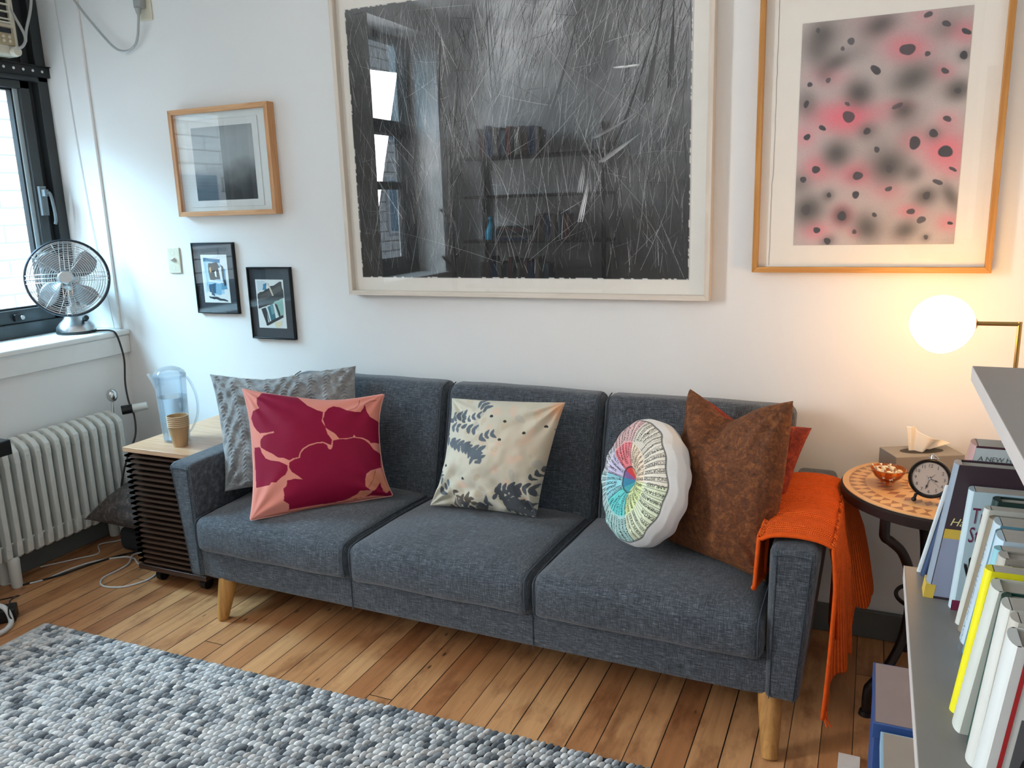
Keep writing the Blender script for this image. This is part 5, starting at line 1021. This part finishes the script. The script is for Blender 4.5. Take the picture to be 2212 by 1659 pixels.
# ------------------------------------------------------------------ mosaic side table
TC = Vector((3.512, -0.283, 0)); TR_ = 0.262; TZ = 0.640
tb = thing('side_table', 'round mosaic topped side table with black curved iron legs', 'table', TC)
M_IRON = mat('dark_brown_iron', '#251c19', 0.45, 0.3, var=0.1, bump=0.1, bscale=150); M_TILE = mat('sand_tile', '#d2a877', 0.4, var=0.06, bump=0.05); M_TILE2 = mat('brown_tile', '#9a7052', 0.4, var=0.08); M_TILE3 = mat('rose_tile', '#a56d5c', 0.4, var=0.08)
g = G(); g.lathe([(0, TZ - 0.004), (TR_ - 0.006, TZ - 0.004), (TR_, TZ - 0.010), (TR_, TZ - 0.034), (TR_ - 0.012, TZ - 0.040), (TR_ - 0.03, TZ - 0.040), (TR_ - 0.03, TZ - 0.012), (0, TZ - 0.012)], TC, n=72); g.build('rim', M_IRON, tb)
g = G(); g.cm = 0; g.lathe([(0, TZ - 0.0045), (TR_ - 0.005, TZ - 0.0045), (TR_ - 0.005, TZ - 0.0015), (0, TZ - 0.0015)], TC, n=72)
def tp(r, a): return TC + Vector((r * math.cos(a), r * math.sin(a), TZ - 0.0010))
for ring, (r0, r1, n, mi) in enumerate([(0.196, 0.218, 44, 1), (0.218, 0.240, 44, 1), (0.150, 0.172, 36, 2), (0.128, 0.150, 36, 1), (0.085, 0.108, 24, 1), (0.03, 0.07, 12, 2)]):
    g.cm = mi
    for k in range(n):
        a0, a1 = 2 * PI * k / n, 2 * PI * (k + 1) / n; am = (a0 + a1) / 2
        if ring % 2: g.add([tp(r0, am), tp(r1, a0 + .01), tp(r1, a1 - .01)], [(0, 1, 2)])
        else: g.add([tp(r1, am), tp(r0, a0 + .01), tp(r0, a1 - .01)], [(0, 1, 2)])
g.build('mosaic_top', [M_TILE, M_TILE2, M_TILE3], tb, smooth=False)
for k in range(3):
    a = math.radians(-131 - 120 * k + (-8 if k == 1 else 0)); dv = Vector((math.cos(a), math.sin(a), 0))
    P = [(0.215, 0.606), (0.215, 0.555), (0.212, 0.535), (0.185, 0.515), (0.140, 0.475), (0.105, 0.41), (0.092, 0.33), (0.095, 0.26), (0.115, 0.19), (0.165, 0.125), (0.222, 0.090), (0.236, 0.075), (0.238, 0.012)]
    g = G(); g.tube(catmull([TC + dv * r + Vector((0, 0, z)) for r, z in P], 5), 0.0135, 12); g.cone(TC + dv * 0.238, TC + dv * 0.238 + Vector((0, 0, 0.014)), 0.020, 0.017, 18); g.build('leg', M_IRON, tb)
g = G(); g.tube([TC + Vector((0.094 * math.cos(2 * PI * k / 36), 0.094 * math.sin(2 * PI * k / 36), 0.30)) for k in range(36)], 0.006, 8, True); g.build('ring_brace', M_IRON, tb)

# tissue box
F0 = Vector((3.396, -0.195, TZ)); AL = math.radians(25); lx = Vector((math.cos(AL), math.sin(AL), 0)) * 0.205; sx_ = Vector((-math.sin(AL), math.cos(AL), 0)) * 0.108; HZ = Vector((0, 0, 0.050))
tbx = thing('tissue_box', 'flat grey tissue box behind the clock on the mosaic table', 'tissue box', F0 + (lx + sx_) / 2)
g = G(); g.hexa([F0, F0 + lx, F0 + lx + sx_, F0 + sx_, F0 + HZ, F0 + lx + HZ, F0 + lx + sx_ + HZ, F0 + sx_ + HZ]); g.build('carton', mat('grey_card', '#8f8b84', 0.55, var=0.05), tbx, bev=0.002)
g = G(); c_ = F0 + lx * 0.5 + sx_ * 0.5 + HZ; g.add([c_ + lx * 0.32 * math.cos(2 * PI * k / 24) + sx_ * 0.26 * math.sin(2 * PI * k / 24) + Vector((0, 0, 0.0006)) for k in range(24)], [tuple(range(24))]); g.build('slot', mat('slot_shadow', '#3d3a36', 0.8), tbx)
def tissue(u, v):
    w = 1 - v; x = (u - 0.5); fold = 0.012 * math.sin(u * 14 + 2) * (0.3 + 0.7 * v)
    p = c_ + lx * (x * (0.24 + 0.20 * v) - 0.06 + 0.30 * v * (1 if x > 0 else 0.2) * abs(x) * 2) + sx_ * (0.22 * math.sin(u * 8) * (0.4 + v * .3)) + Vector((0, 0, -0.004 + 0.075 * v * (1.05 - 1.15 * max(0, x + 0.12) ** 0.8) ))
    return p + sx_.normalized() * fold
g = G(); g.grid(tissue, 40, 24); o = g.build('tissue', mat('tissue_paper', '#efe6d6', 0.9, var=0.02, trans=0.0), tbx, ang=180); o.modifiers.new('solid', 'SOLIDIFY').thickness = 0.0008

# amber bowl with wrapped sweets
BC = Vector((3.374, -0.300, TZ + 0.0003)); bw = thing('glass_bowl', 'small amber glass bowl of wrapped sweets on the mosaic table', 'bowl', BC)
M_AMB = mat('amber_glass', '#f09236', 0.05, var=0.0, trans=0.85, ior=1.45)
g = G(); prof = [(0.0, 0.008), (0.012, 0.008), (0.022, 0.012), (0.036, 0.024), (0.045, 0.040), (0.0475, 0.046), (0.0455, 0.047), (0.042, 0.040), (0.032, 0.026), (0.018, 0.015), (0, 0.013)]
g.lathe(prof, BC, n=40)
for k in range(3):
    a = 2 * PI * k / 3 + .5; g.sph(tuple(BC + Vector((0.016 * math.cos(a), 0.016 * math.sin(a), 0.006))), 0.006, 12, 8)
g.build('bowl', M_AMB, bw)
M_CEL = mat('cellophane_wrap', '#e9dfc4', 0.25, var=0.12, coat=0.4, scale=90); r_ = np.random.default_rng(8); c0 = None; WHS = ['at the near edge', 'by the left rim', 'in the centre', 'by the clock side', 'at the back rim', 'on top of the heap', 'beside the tissue box side', 'near the front left', 'under the top one', 'at the right rim', 'towards the wall', 'near the front right']
for k in range(12):
    a = 2.4 * k; r = 0.008 + 0.0085 * math.sqrt(k) ; pos = BC + Vector((r * math.cos(a), r * math.sin(a), 0.034 + 0.012 * (1 - r / 0.04) + (0.003 if k % 3 == 0 else 0)))
    if c0 is None:
        g = G(); g.sph((0, 0, 0), (0.0095, 0.0065, 0.0055), 12, 8)
        for sd in (-1, 1): g.add([(sd * 0.008, 0, 0), (sd * 0.0165, 0.0065, 0.003), (sd * 0.018, 0.002, -0.001), (sd * 0.0165, -0.003, 0.003), (sd * 0.016, -0.0065, -0.001)], [(0, 1, 2), (0, 2, 3), (0, 3, 4)])
        c0 = g.build('wrapped_sweet', M_CEL, loc=(0, 0, 0)); c = c0
    else: c = c0.copy(); COL.objects.link(c)
    c.location = pos; c.rotation_euler = (r_.normal(0, .35), r_.normal(0, .35), r_.random() * 6.28); tag(c, 'pale wrapped sweet in the amber bowl, ' + WHS[k], 'sweet', 'wrapped sweets in the amber bowl')

# alarm clock
CC = Vector((3.472, -0.420, TZ + 0.067)); Cn = Vector((-0.16, -0.97, 0.18)).normalized(); CX = Vector((0, 0, 1)).cross(Cn).normalized() ; CYv = Cn.cross(CX)
ck = thing('alarm_clock', 'round black alarm clock with arabic numerals on the mosaic table', 'clock', Vector((CC.x, CC.y, TZ)))
RC = 0.0525
g = G(); g.lathe([(0, -0.022), (RC - 0.008, -0.022), (RC - 0.001, -0.016), (RC, 0.0), (RC, 0.008), (RC - 0.003, 0.012), (RC - 0.007, 0.011), (RC - 0.009, 0.004), (0, 0.004)], CC, Cn, 56); g.build('case', mat('gloss_black_metal', '#1a1514', 0.22, 0.5), ck)
g = G(); g.lathe([(0, 0.0045), (RC - 0.0095, 0.0045), (RC - 0.0095, 0.0052), (0, 0.0052)], CC, Cn, 56); dial = g.build('dial', mat('cream_dial', '#b8a698', 0.5, var=0.03), ck)
M_INK = mat('black_ink', '#1b1817', 0.5); g = G()
for k in range(1, 13):
    a = PI / 2 - k * PI / 6; c = CC + CX * math.cos(a) * 0.0345 + CYv * math.sin(a) * 0.0345 + Cn * 0.0056; put_text(g, str(k), 0.0125, c, CX, CYv, center=True)
for k in range(60):
    a = 2 * PI * k / 60; d = CX * math.cos(a) + CYv * math.sin(a); t_ = CX * -math.sin(a) + CYv * math.cos(a); c = CC + Cn * 0.0056; g.add([c + d * 0.0415 - t_ * .0002, c + d * 0.0428 - t_ * .0002, c + d * 0.0428 + t_ * .0002, c + d * 0.0415 + t_ * .0002], [(0, 1, 2, 3)])
g.build('numerals', M_INK, ck, smooth=False)
def hand(name, deg, ln, w, tail, h, spade=True):
    a = PI / 2 - math.radians(deg); d = CX * math.cos(a) + CYv * math.sin(a); t_ = CX * -math.sin(a) + CYv * math.cos(a); c = CC + Cn * h
    pr = [(-tail, w * .7), (0, w * .5), (ln * .55, w * .5), (ln * .68, w * 1.8 if spade else w * .4), (ln * .82, w * .8 if spade else w * .4), (ln, 0.0001)]
    g = G(); g.prism([c + d * x + t_ * y for x, y in pr] + [c + d * x - t_ * y for x, y in reversed(pr)], Cn * 0.0004); g.build(name, M_INK, ck, smooth=False)
hand('hour_hand', 108, 0.022, 0.0016, 0.004, 0.0064); hand('minute_hand', 196, 0.031, 0.0014, 0.006, 0.0070); hand('alarm_hand', 42, 0.018, 0.0006, 0.003, 0.0060, False); hand('second_hand', 130, 0.033, 0.0004, 0.010, 0.0076, False)
g = G(); g.cone(CC + Cn * 0.006, CC + Cn * 0.0088, 0.0022, 0.0022, 14); g.build('centre_cap', M_CHROME, ck)
g = G(); g.lathe([(0, 0.0098), (RC - 0.0085, 0.0098), (RC - 0.0085, 0.0104), (0, 0.0104)], CC, Cn, 56); g.build('crystal', M_PANE, ck)
for sd in (-1, 1):
    g = G(); p = CC + CX * sd * 0.030 - CYv * 0.046; q = Vector((p.x + sd * 0.004, p.y, TZ + 0.006)); g.tube([p, q], 0.004, 10); g.sph(tuple(q), 0.0065, 14, 8); g.build('foot', M_BLACK, ck)
g = G(); t0 = CC + CYv * (RC - 0.002); g.cone(t0, t0 + CYv * 0.012, 0.005, 0.004, 14); t1 = t0 + CYv * 0.012; g.tube([t1 - CX * 0.011 - CYv * 0.006, t1 + CYv * 0.004, t1 + CX * 0.016 - CYv * 0.008, t1 + CX * 0.010 - CYv * 0.010], 0.0016, 8, True); g.build('carry_ring', M_CHROME, ck)

# ------------------------------------------------------------------ brass lamp with glowing globe
lp = thing('table_lamp', 'brass lamp with a glowing white pebble shaped globe', 'lamp', (3.653, -0.33, TZ))
M_GLOBE = mat('lit_opal_glass', '#fff2dc', 0.3, var=0.0, emis=(1.0, 0.52, 0.15), estr=17.0)
g = G(); gc = Vector((3.476, -0.33, 1.107))
def glb(u, v):
    th = 2 * PI * u; ph = PI * v - PI / 2; x, y, z = math.cos(ph) * math.cos(th), math.cos(ph) * math.sin(th), math.sin(ph)
    sq = 1 - 0.09 * max(0, -z) * max(0, -x) * 2 ; return gc + Vector((x * 0.079 * sq, y * 0.076, z * 0.077 * (1 - 0.10 * max(0, -x) * (z < 0)) + 0.006 * x * (z < 0)))
g.grid(glb, 48, 29, wu=True); g.build('globe', M_GLOBE, lp, ang=180)
g = G(); g.cone((3.553, -0.33, 1.111), (3.558, -0.33, 1.111), 0.018, 0.008, 20); g.tube([(3.557, -0.33, 1.112), (3.653, -0.33, 1.113)], 0.0055, 12); g.build('arm', M_BRASS, lp)
g = G(); g.tube([(3.653, -0.33, TZ + 0.01), (3.653, -0.33, 1.1185)], 0.0055, 12); g.build('pole', M_BRASS, lp)
g = G(); g.lathe([(0, 0.0), (0.062, 0.0), (0.062, 0.008), (0.058, 0.011), (0, 0.012)], (3.653, -0.33, TZ + 0.0002), n=40); g.build('base', M_BRASS, lp)

# ------------------------------------------------------------------ grey ladder shelves with books at the right edge
bs = thing('bookshelf', 'grey open bookshelf at the right edge, its boards full of books', 'bookshelf', (3.6, -1.9, 0))
M_GSH = mat('warm_grey_laminate', '#7b7875', 0.45, var=0.03); M_EDGE = mat('pale_edge_band', '#c4bfbb', 0.5, var=0.02)
o_ = G().box(3.4476, -2.66, 1.168, 3.82, -1.350, 1.190).build('shelf_board', M_GSH, bs, bev=0.0008); G().box(3.4468, -2.66, 1.1682, 3.4476, -1.350, 1.1898).build('edge_band', M_EDGE, o_)
o_ = G().box(3.3760, -2.66, 0.829, 3.82, -1.352, 0.852).build('shelf_board', M_GSH, bs, bev=0.0008); G().box(3.3752, -2.66, 0.8292, 3.3760, -1.352, 0.8518).build('edge_band', M_EDGE, o_)
for zz in (0.0,):
    G().box(3.52, -2.66, 0.06, 3.82, -1.45, 0.085).build('shelf_board', M_GSH, bs, bev=0.0012)
for yy in (-1.42, -2.60): G().box(3.800, yy - 0.012, 0.0, 3.845, yy + 0.012, 2.1).build('upright', mat('shelf_upright', '#6f6d6a', 0.5), bs)
for yy in (-1.42, -2.60):
    for z1, xf in ((0.829, 3.42), (1.168, 3.48), (0.06, 3.56)): G().prism([(xf, yy - 0.006, z1), (3.80, yy - 0.006, z1), (3.80, yy - 0.006, z1 - 0.05)], (0, 0.012, 0)).build('bracket', mat('shelf_upright', '#6f6d6a', 0.5), bs)
M_PG = mat('book_pages', '#b9b4aa', 0.9, var=0.12, scale=8, stretch=(1, 300, 1))
def book(label, y1, th_, x0, dep, z0, h, cover, spine=None, lean=0.0, shear=0.0, round_=0.3, hard=True, dx=0.0):
    """standing book: spine faces the room (-x), front cover faces the camera (-y); lean shifts the top in x"""
    y0 = y1 - th_; b = thing('book', label, 'book', (x0 + dep / 2, (y0 + y1) / 2, z0), 'books on the grey shelf')
    mc = mat('cover_' + cover.strip('#'), cover, 0.4, var=0.03); ms = mat('cover_' + (spine or cover).strip('#'), spine or cover, 0.4, var=0.03)
    def P(x, y, z): return (x + lean * (z - z0) / h, y + shear * (z - z0) / h, z)
    t = 0.0022 if hard else 0.0008; e = 0.003 if hard else 0.0
    for nm, a, c in (('front_cover', y0, y0 + t), ('back_cover', y1 - t, y1)):
        g = G(); g.hexa([P(x0 + 0.004, a, z0), P(x0 + dep, a, z0), P(x0 + dep, c, z0), P(x0 + 0.004, c, z0), P(x0 + 0.004, a, z0 + h), P(x0 + dep, a, z0 + h), P(x0 + dep, c, z0 + h), P(x0 + 0.004, c, z0 + h)]); g.build(nm, mc, b)
    n = 8; sec_ = []
    for k in range(n + 1):
        a = PI * k / n; sec_.append((x0 + 0.006 - math.sin(a) * 0.006 * (1 + round_), (y0 + y1) / 2 - math.cos(a) * th_ / 2))
    sec_ += [(x0 + 0.006 + t, y1 - t), (x0 + 0.006 + t, y0 + t)]
    g = G(); nn = len(sec_); g.add([P(x, y, z0) for x, y in sec_] + [P(x, y, z0 + h) for x, y in sec_], [tuple(range(nn)), tuple(range(nn, 2 * nn))] + [(i, (i + 1) % nn, nn + (i + 1) % nn, nn + i) for i in range(nn)]); g.build('spine', ms, b, ang=60)
    g = G(); g.hexa([P(x0 + 0.006, y0 + t, z0 + e), P(x0 + dep - e, y0 + t, z0 + e), P(x0 + dep - e, y1 - t, z0 + e), P(x0 + 0.006, y1 - t, z0 + e), P(x0 + 0.006, y0 + t, z0 + h - e), P(x0 + dep - e, y0 + t, z0 + h - e), P(x0 + dep - e, y1 - t, z0 + h - e), P(x0 + 0.006, y1 - t, z0 + h - e)]); g.build('pages', M_PG, b)
    return b, P, y0
def cover_text(b, P, y0, x0, z0, txt, size, dx, dz, color, shear=0.0, name='lettering', xs=1.0):
    g = G(); o = Vector(P(x0 + dx, y0 - 0.0006, z0 + dz)); up = Vector(P(0, 0, z0 + 0.1)) - Vector(P(0, 0, z0)); put_text(g, txt, size, o, (1, 0, 0), up, font_shear=shear); g.v = [(o.x + (q[0] - o.x) * xs + (1 - xs) * (q[2] - o.z) * up.x / up.z, q[1], q[2]) for q in g.v]; g.build(name, mat('ink_' + color.strip('#'), color, 0.4, var=0.0), b, smooth=False)
def cover_panel(b, P, y0, x0, z0, a, c, d, e, color, off=0.0004, name='cover_panel'):
    g = G(); g.add([Vector(P(x0 + a, y0 - off, z0 + c)), Vector(P(x0 + d, y0 - off, z0 + c)), Vector(P(x0 + d, y0 - off, z0 + e)), Vector(P(x0 + a, y0 - off, z0 + e))], [(0, 1, 2, 3)]); return g.build(name, mat('panel_' + color.strip('#'), color, 0.35, var=0.02), b, smooth=False)
BZ = 0.8522
book('thin white and black booklet leaning at the far end of the book row', -1.366, 0.006, 3.395, 0.15, BZ, 0.150, '#1b1c20', '#c9d4d8', lean=0.030, hard=False)
book('thin navy book beside the far end of the book row', -1.374, 0.012, 3.400, 0.15, BZ, 0.165, '#2b3a58', '#2e4468', lean=0.034, hard=False)
b, P, y0 = book('maroon paperback with a pale title band, tallest at the far end of the book row', -1.388, 0.040, 3.414, 0.155, BZ, 0.234, '#4a2430', '#b58f8a', lean=0.036, hard=False)
cover_panel(b, P, y0, 3.414, BZ, 0.004, 0.200, 0.155, 0.231, '#c3cbcc'); cover_text(b, P, y0, 3.414, BZ, 'A NEW HARBINGER', 0.0100, 0.010, 0.212, '#5b6664')
b, P, y0 = book('large dark purple hardback with a yellow band and gold lettering', -1.430, 0.030, 3.401, 0.20, BZ, 0.212, '#3a2b33', '#8c9aa8', lean=0.026)
cover_panel(b, P, y0, 3.400, BZ, 0.006, 0.004, 0.195, 0.098, '#8d93a8'); cover_panel(b, P, y0, 3.400, BZ, 0.006, 0.098, 0.195, 0.113, '#c9a840', 0.0006); cover_text(b, P, y0, 3.400, BZ, 'Harv', 0.017, 0.010, 0.119, '#d8c98a', 0.25)
g = G(); g.hexa([P(3.3985, y0 - 0.0006, BZ), P(3.412, y0 - 0.0006, BZ), P(3.412, y0 + 0.032, BZ), P(3.3985, y0 + 0.032, BZ), P(3.3985, y0 - 0.0006, BZ + 0.022), P(3.412, y0 - 0.0006, BZ + 0.022), P(3.412, y0 + 0.032, BZ + 0.022), P(3.3985, y0 + 0.032, BZ + 0.022)]); g.build('spine_band', mat('yellow_band', '#d1b24a', 0.4), b)
b, P, y0 = book('pale blue paperback with a black hand shape and maroon foot band', -1.464, 0.026, 3.433, 0.15, BZ, 0.184, '#b4cdd8', '#b9ced6', lean=0.012, hard=False)
cover_panel(b, P, y0, 3.433, BZ, 0.0, 0.0, 0.15, 0.016, '#7a2747'); cover_text(b, P, y0, 3.433, BZ, 'Trau', 0.034, 0.006, 0.137, '#6b2447', xs=0.5); cover_text(b, P, y0, 3.433, BZ, 'Stew', 0.034, 0.006, 0.108, '#6b2447', xs=0.5); cover_text(b, P, y0, 3.433, BZ, 'Br', 0.011, 0.016, 0.004, '#e8d8de')
g = G()
def hp(pts): g.add([Vector(P(3.434 + x * .5, y0 - 0.0008, BZ + z)) for x, z in pts], [tuple(range(len(pts)))])
hp([(.026, .040), (.036, .030), (.048, .040), (.050, .060), (.042, .066), (.028, .062), (.024, .052)]); hp([(.028, .058), (.036, .064), (.032, .080), (.026, .086), (.022, .083), (.024, .072)]); hp([(.024, .054), (.029, .060), (.018, .074), (.012, .075), (.013, .070)]); hp([(.038, .063), (.046, .064), (.047, .082), (.044, .092), (.039, .090)]); hp([(.047, .060), (.053, .058), (.060, .078), (.058, .084), (.053, .080)])
g.build('hand_motif', mat('black_motif', '#15151a', 0.5), b, smooth=False)
b, P, y0 = book('dark green hardback with gold lettering behind the khaki book', -1.493, 0.024, 3.452, 0.15, BZ, 0.182, '#1d3531', '#263c38', lean=0.020)
cover_text(b, P, y0, 3.452, BZ, 'T', 0.014, 0.026, 0.163, '#b28a4a')
book('cream paperback in front of the dark green hardback', -1.519, 0.018, 3.438, 0.15, BZ, 0.176, '#c3c5bb', '#c9ccc4', lean=0.022, hard=False)
book('khaki brown hardback with a black headband', -1.539, 0.019, 3.440, 0.15, BZ, 0.170, '#8d8270', '#8a7f6c', lean=0.024)
book('white and teal paperback with an orange foot', -1.560, 0.034, 3.440, 0.15, BZ, 0.176, '#5f96a8', '#bccfda', lean=0.026, hard=False)
book('slim teal paperback next to the white and teal one', -1.598, 0.028, 3.440, 0.15, BZ, 0.174, '#a24c34', '#5f93a6', lean=0.024, hard=False)
b, P, y0 = book('pale blue paperback with handwritten spine title', -1.630, 0.038, 3.436, 0.15, BZ, 0.184, '#bfd0da', '#bdd6e4', lean=0.024, hard=False)
g = G(); v, f = text_mesh('THE AUTHENTIC VOICE', 0.015); o = Vector(P(3.430 - 0.0022, y0 + 0.020, BZ + 0.172)); v = [o + Vector((-0.0004, -0.0 + y_, -x_ * 0.95)) + Vector((-(x_ * 0.95) * 0.024 / 0.184, 0, 0)) for x_, y_, _ in v]; g.add(v, f); g.build('lettering', mat('spine_ink', '#5d7386', 0.5), b, smooth=False)
book('aqua booklet beside the bright yellow book', -1.672, 0.018, 3.432, 0.15, BZ, 0.180, '#9fc5cf', '#8cc2cf', lean=0.022, hard=False)
book('grey hardback with a black headband left of the yellow book', -1.692, 0.026, 3.436, 0.15, BZ, 0.182, '#9b968c', '#b7b5ad', lean=0.020)
book('second grey hardback directly behind the yellow book', -1.720, 0.022, 3.438, 0.15, BZ, 0.176, '#8f8b82', '#b0aea6', lean=0.020)
book('thin bright yellow paperback', -1.744, 0.020, 3.415, 0.15, BZ, 0.184, '#e3dc1e', '#e6df22', lean=0.022, hard=False)
book('thick cream white hardback in front of the yellow book', -1.766, 0.036, 3.416, 0.15, BZ, 0.178, '#c6c8be', '#ccd1c9', lean=0.024)
book('dark green book with white spine title', -1.804, 0.024, 3.428, 0.15, BZ, 0.180, '#174a41', '#164a40', lean=0.018)
book('cream softcover with pencil marks on its spine', -1.830, 0.030, 3.424, 0.15, BZ, 0.186, '#d2d3cc', '#d3d5cf', lean=0.018, hard=False)
book('beige softcover next to the red bordered book', -1.862, 0.024, 3.428, 0.15, BZ, 0.186, '#c3bfb4', '#c5c1b7', lean=0.018, hard=False)
b, P, y0 = book('white book with a red border and black portrait, nearest the camera', -1.888, 0.040, 3.420, 0.16, BZ, 0.182, '#d8d9d5', '#d6dbd8', lean=0.020)
for a, c, d, e in ((.012, .0, .016, .176), (.012, .172, .15, .176)): cover_panel(b, P, y0, 3.420, BZ, a, c, d, e, '#b02a2c', 0.0006, 'red_border')
cover_panel(b, P, y0, 3.420, BZ, 0.022, 0.0, 0.15, 0.108, '#5b5a5c', 0.0005, 'photo'); g = G(); g.add([Vector(P(3.420 + .075 + .045 * math.cos(2 * PI * k / 32), y0 - .0008, BZ + .055 + .045 * math.sin(2 * PI * k / 32))) for k in range(32)], [tuple(range(32))]); g.build('portrait', mat('portrait_black', '#161617', .5), b, smooth=False)
cover_text(b, P, y0, 3.420, BZ, 'Conv', 0.010, 0.028, 0.128, '#55504c'); cover_text(b, P, y0, 3.420, BZ, 'B', 0.03, 0.050, 0.142, '#33302e')

# storage boxes on the floor under the shelf
def sbox(label, x0, y1, x1, y0, h, side, top):
    b = thing('storage_box', label, 'box', ((x0 + x1) / 2, (y0 + y1) / 2, 0), 'boxes on the floor under the grey shelf'); G().box(x0, y0, 0.0005, x1, y1, h - 0.03).build('body', mat('card_' + side.strip('#'), side, 0.6, var=0.04), b, bev=0.002)
    g = G(); g.cm = 0; g.box(x0 - 0.003, y0 - 0.003, h - 0.035, x1 + 0.003, y1 + 0.003, h); o = g.build('lid', mat('lid_' + side.strip('#'), side, 0.6, var=0.04), b, bev=0.0015)
    G().box(x0 + 0.002, y0 + 0.002, h, x1 - 0.002, y1 - 0.002, h + 0.0012).build('lid_panel', mat('lidtop_' + top.strip('#'), top, 0.55, var=0.04), b); return b
sbox('tall navy blue storage box with a mauve grey lid under the shelf', 3.357, -0.878, 3.60, -1.112, 0.400, '#2c4c84', '#7c7478')
sbox('light blue storage box in front of the navy one under the shelf', 3.372, -1.130, 3.60, -1.40, 0.392, '#8fb4cc', '#8b8883')
g = G(); g.box(3.292, -0.80, 0.0005, 3.345, -0.681, 0.012); tag(g.build('notepad', mat('white_card', '#d9d2cb', 0.7), bev=0.001), 'small white card pad on the floor at the bottom edge beside the boxes', 'notepad')
# ------------------------------------------------------------------ the far side of the room, seen only as a reflection in the picture glass
rs = thing('wall_shelf', 'dark wall shelf with books behind the camera, reflected in the big drawing', 'shelf', (0.75, -3.43, 0))
M_DWOOD = wood('dark_shelf_wood', '#2b221d', '#41342b', stretch=(3, 40, 40))
for z in (0.80, 1.16, 1.51, 1.81): G().box(0.25, -3.54, z, 1.45, -3.29, z + 0.022).build('shelf_board', M_DWOOD, rs)
for x in (0.34, 1.36): G().box(x - 0.012, -3.54, 0.0, x + 0.012, -3.50, 2.05).build('upright', M_DWOOD, rs)
r_ = np.random.default_rng(21); CB = ['#4a4038', '#6a4b3a', '#2f3b52', '#27406b', '#8b8273', '#35302c', '#59656b', '#7d3f35', '#3c4a42', '#a39c8c']
pb = None
def plain_books(x, z, n, where):
    global pb
    for k in range(n):
        w = 0.022 + 0.02 * r_.random(); h = 0.17 + 0.06 * r_.random(); g = G(); g.box(x, -3.46, z, x + w, -3.31, z + h); o = g.build('book', mat('far_cover_' + str(k % 10), CB[k % 10], 0.5), bev=0.002)
        tag(o, 'book number %d from the window on the %s of the reflected wall shelf' % (k + 1, where), 'book', 'books on the reflected wall shelf'); x += w + 0.002
    return x
plain_books(0.38, 1.8325, 15, 'top board'); plain_books(0.86, 1.1825, 8, 'third board'); plain_books(0.38, 0.8225, 17, 'lowest board')
g = G(); g.lathe([(0, 0), (0.045, 0.0), (0.055, 0.03), (0.05, 0.07), (0.022, 0.12), (0.016, 0.155), (0.024, 0.185), (0.018, 0.185), (0.012, 0.155), (0, 0.15)], (0.45, -3.40, 1.1825), n=28)
tag(g.build('vase', mat('turquoise_glass', '#1f9fc4', 0.15, coat=0.5)), 'turquoise glass vase on the reflected wall shelf', 'vase')
for k in range(6):
    g = G(); g.box(0.54 + 0.004 * (k % 2), -3.47, 1.1825 + 0.018 * k, 0.80 - 0.006 * (k % 3), -3.31, 1.1995 + 0.018 * k); tag(g.build('magazine', mat('far_cover_' + str(k + 3), CB[k + 3], 0.5)), 'magazine %d up in the flat stack beside the turquoise vase' % (k + 1), 'magazine', 'flat stack beside the vase')
ct = thing('coat_stand', 'dark wooden coat stand beside the far window, seen reflected', 'coat stand', (0.24, -3.12, 0))
g = G(); g.box(0.225, -3.135, 0.0, 0.255, -3.105, 1.86); g.build('post', M_DWOOD, ct)
for z, sx2 in ((1.62, 1), (1.35, -1), (1.05, 1), (0.98, -1)):
    g = G(); g.tube([(0.24, -3.12, z), (0.24 + 0.10 * sx2, -3.12, z + 0.09)], 0.012, 8); g.build('peg', M_DWOOD, ct)
g = G(); g.box(0.11, -3.24, 0.0, 0.37, -2.99, 0.03); g.build('foot', M_DWOOD, ct)
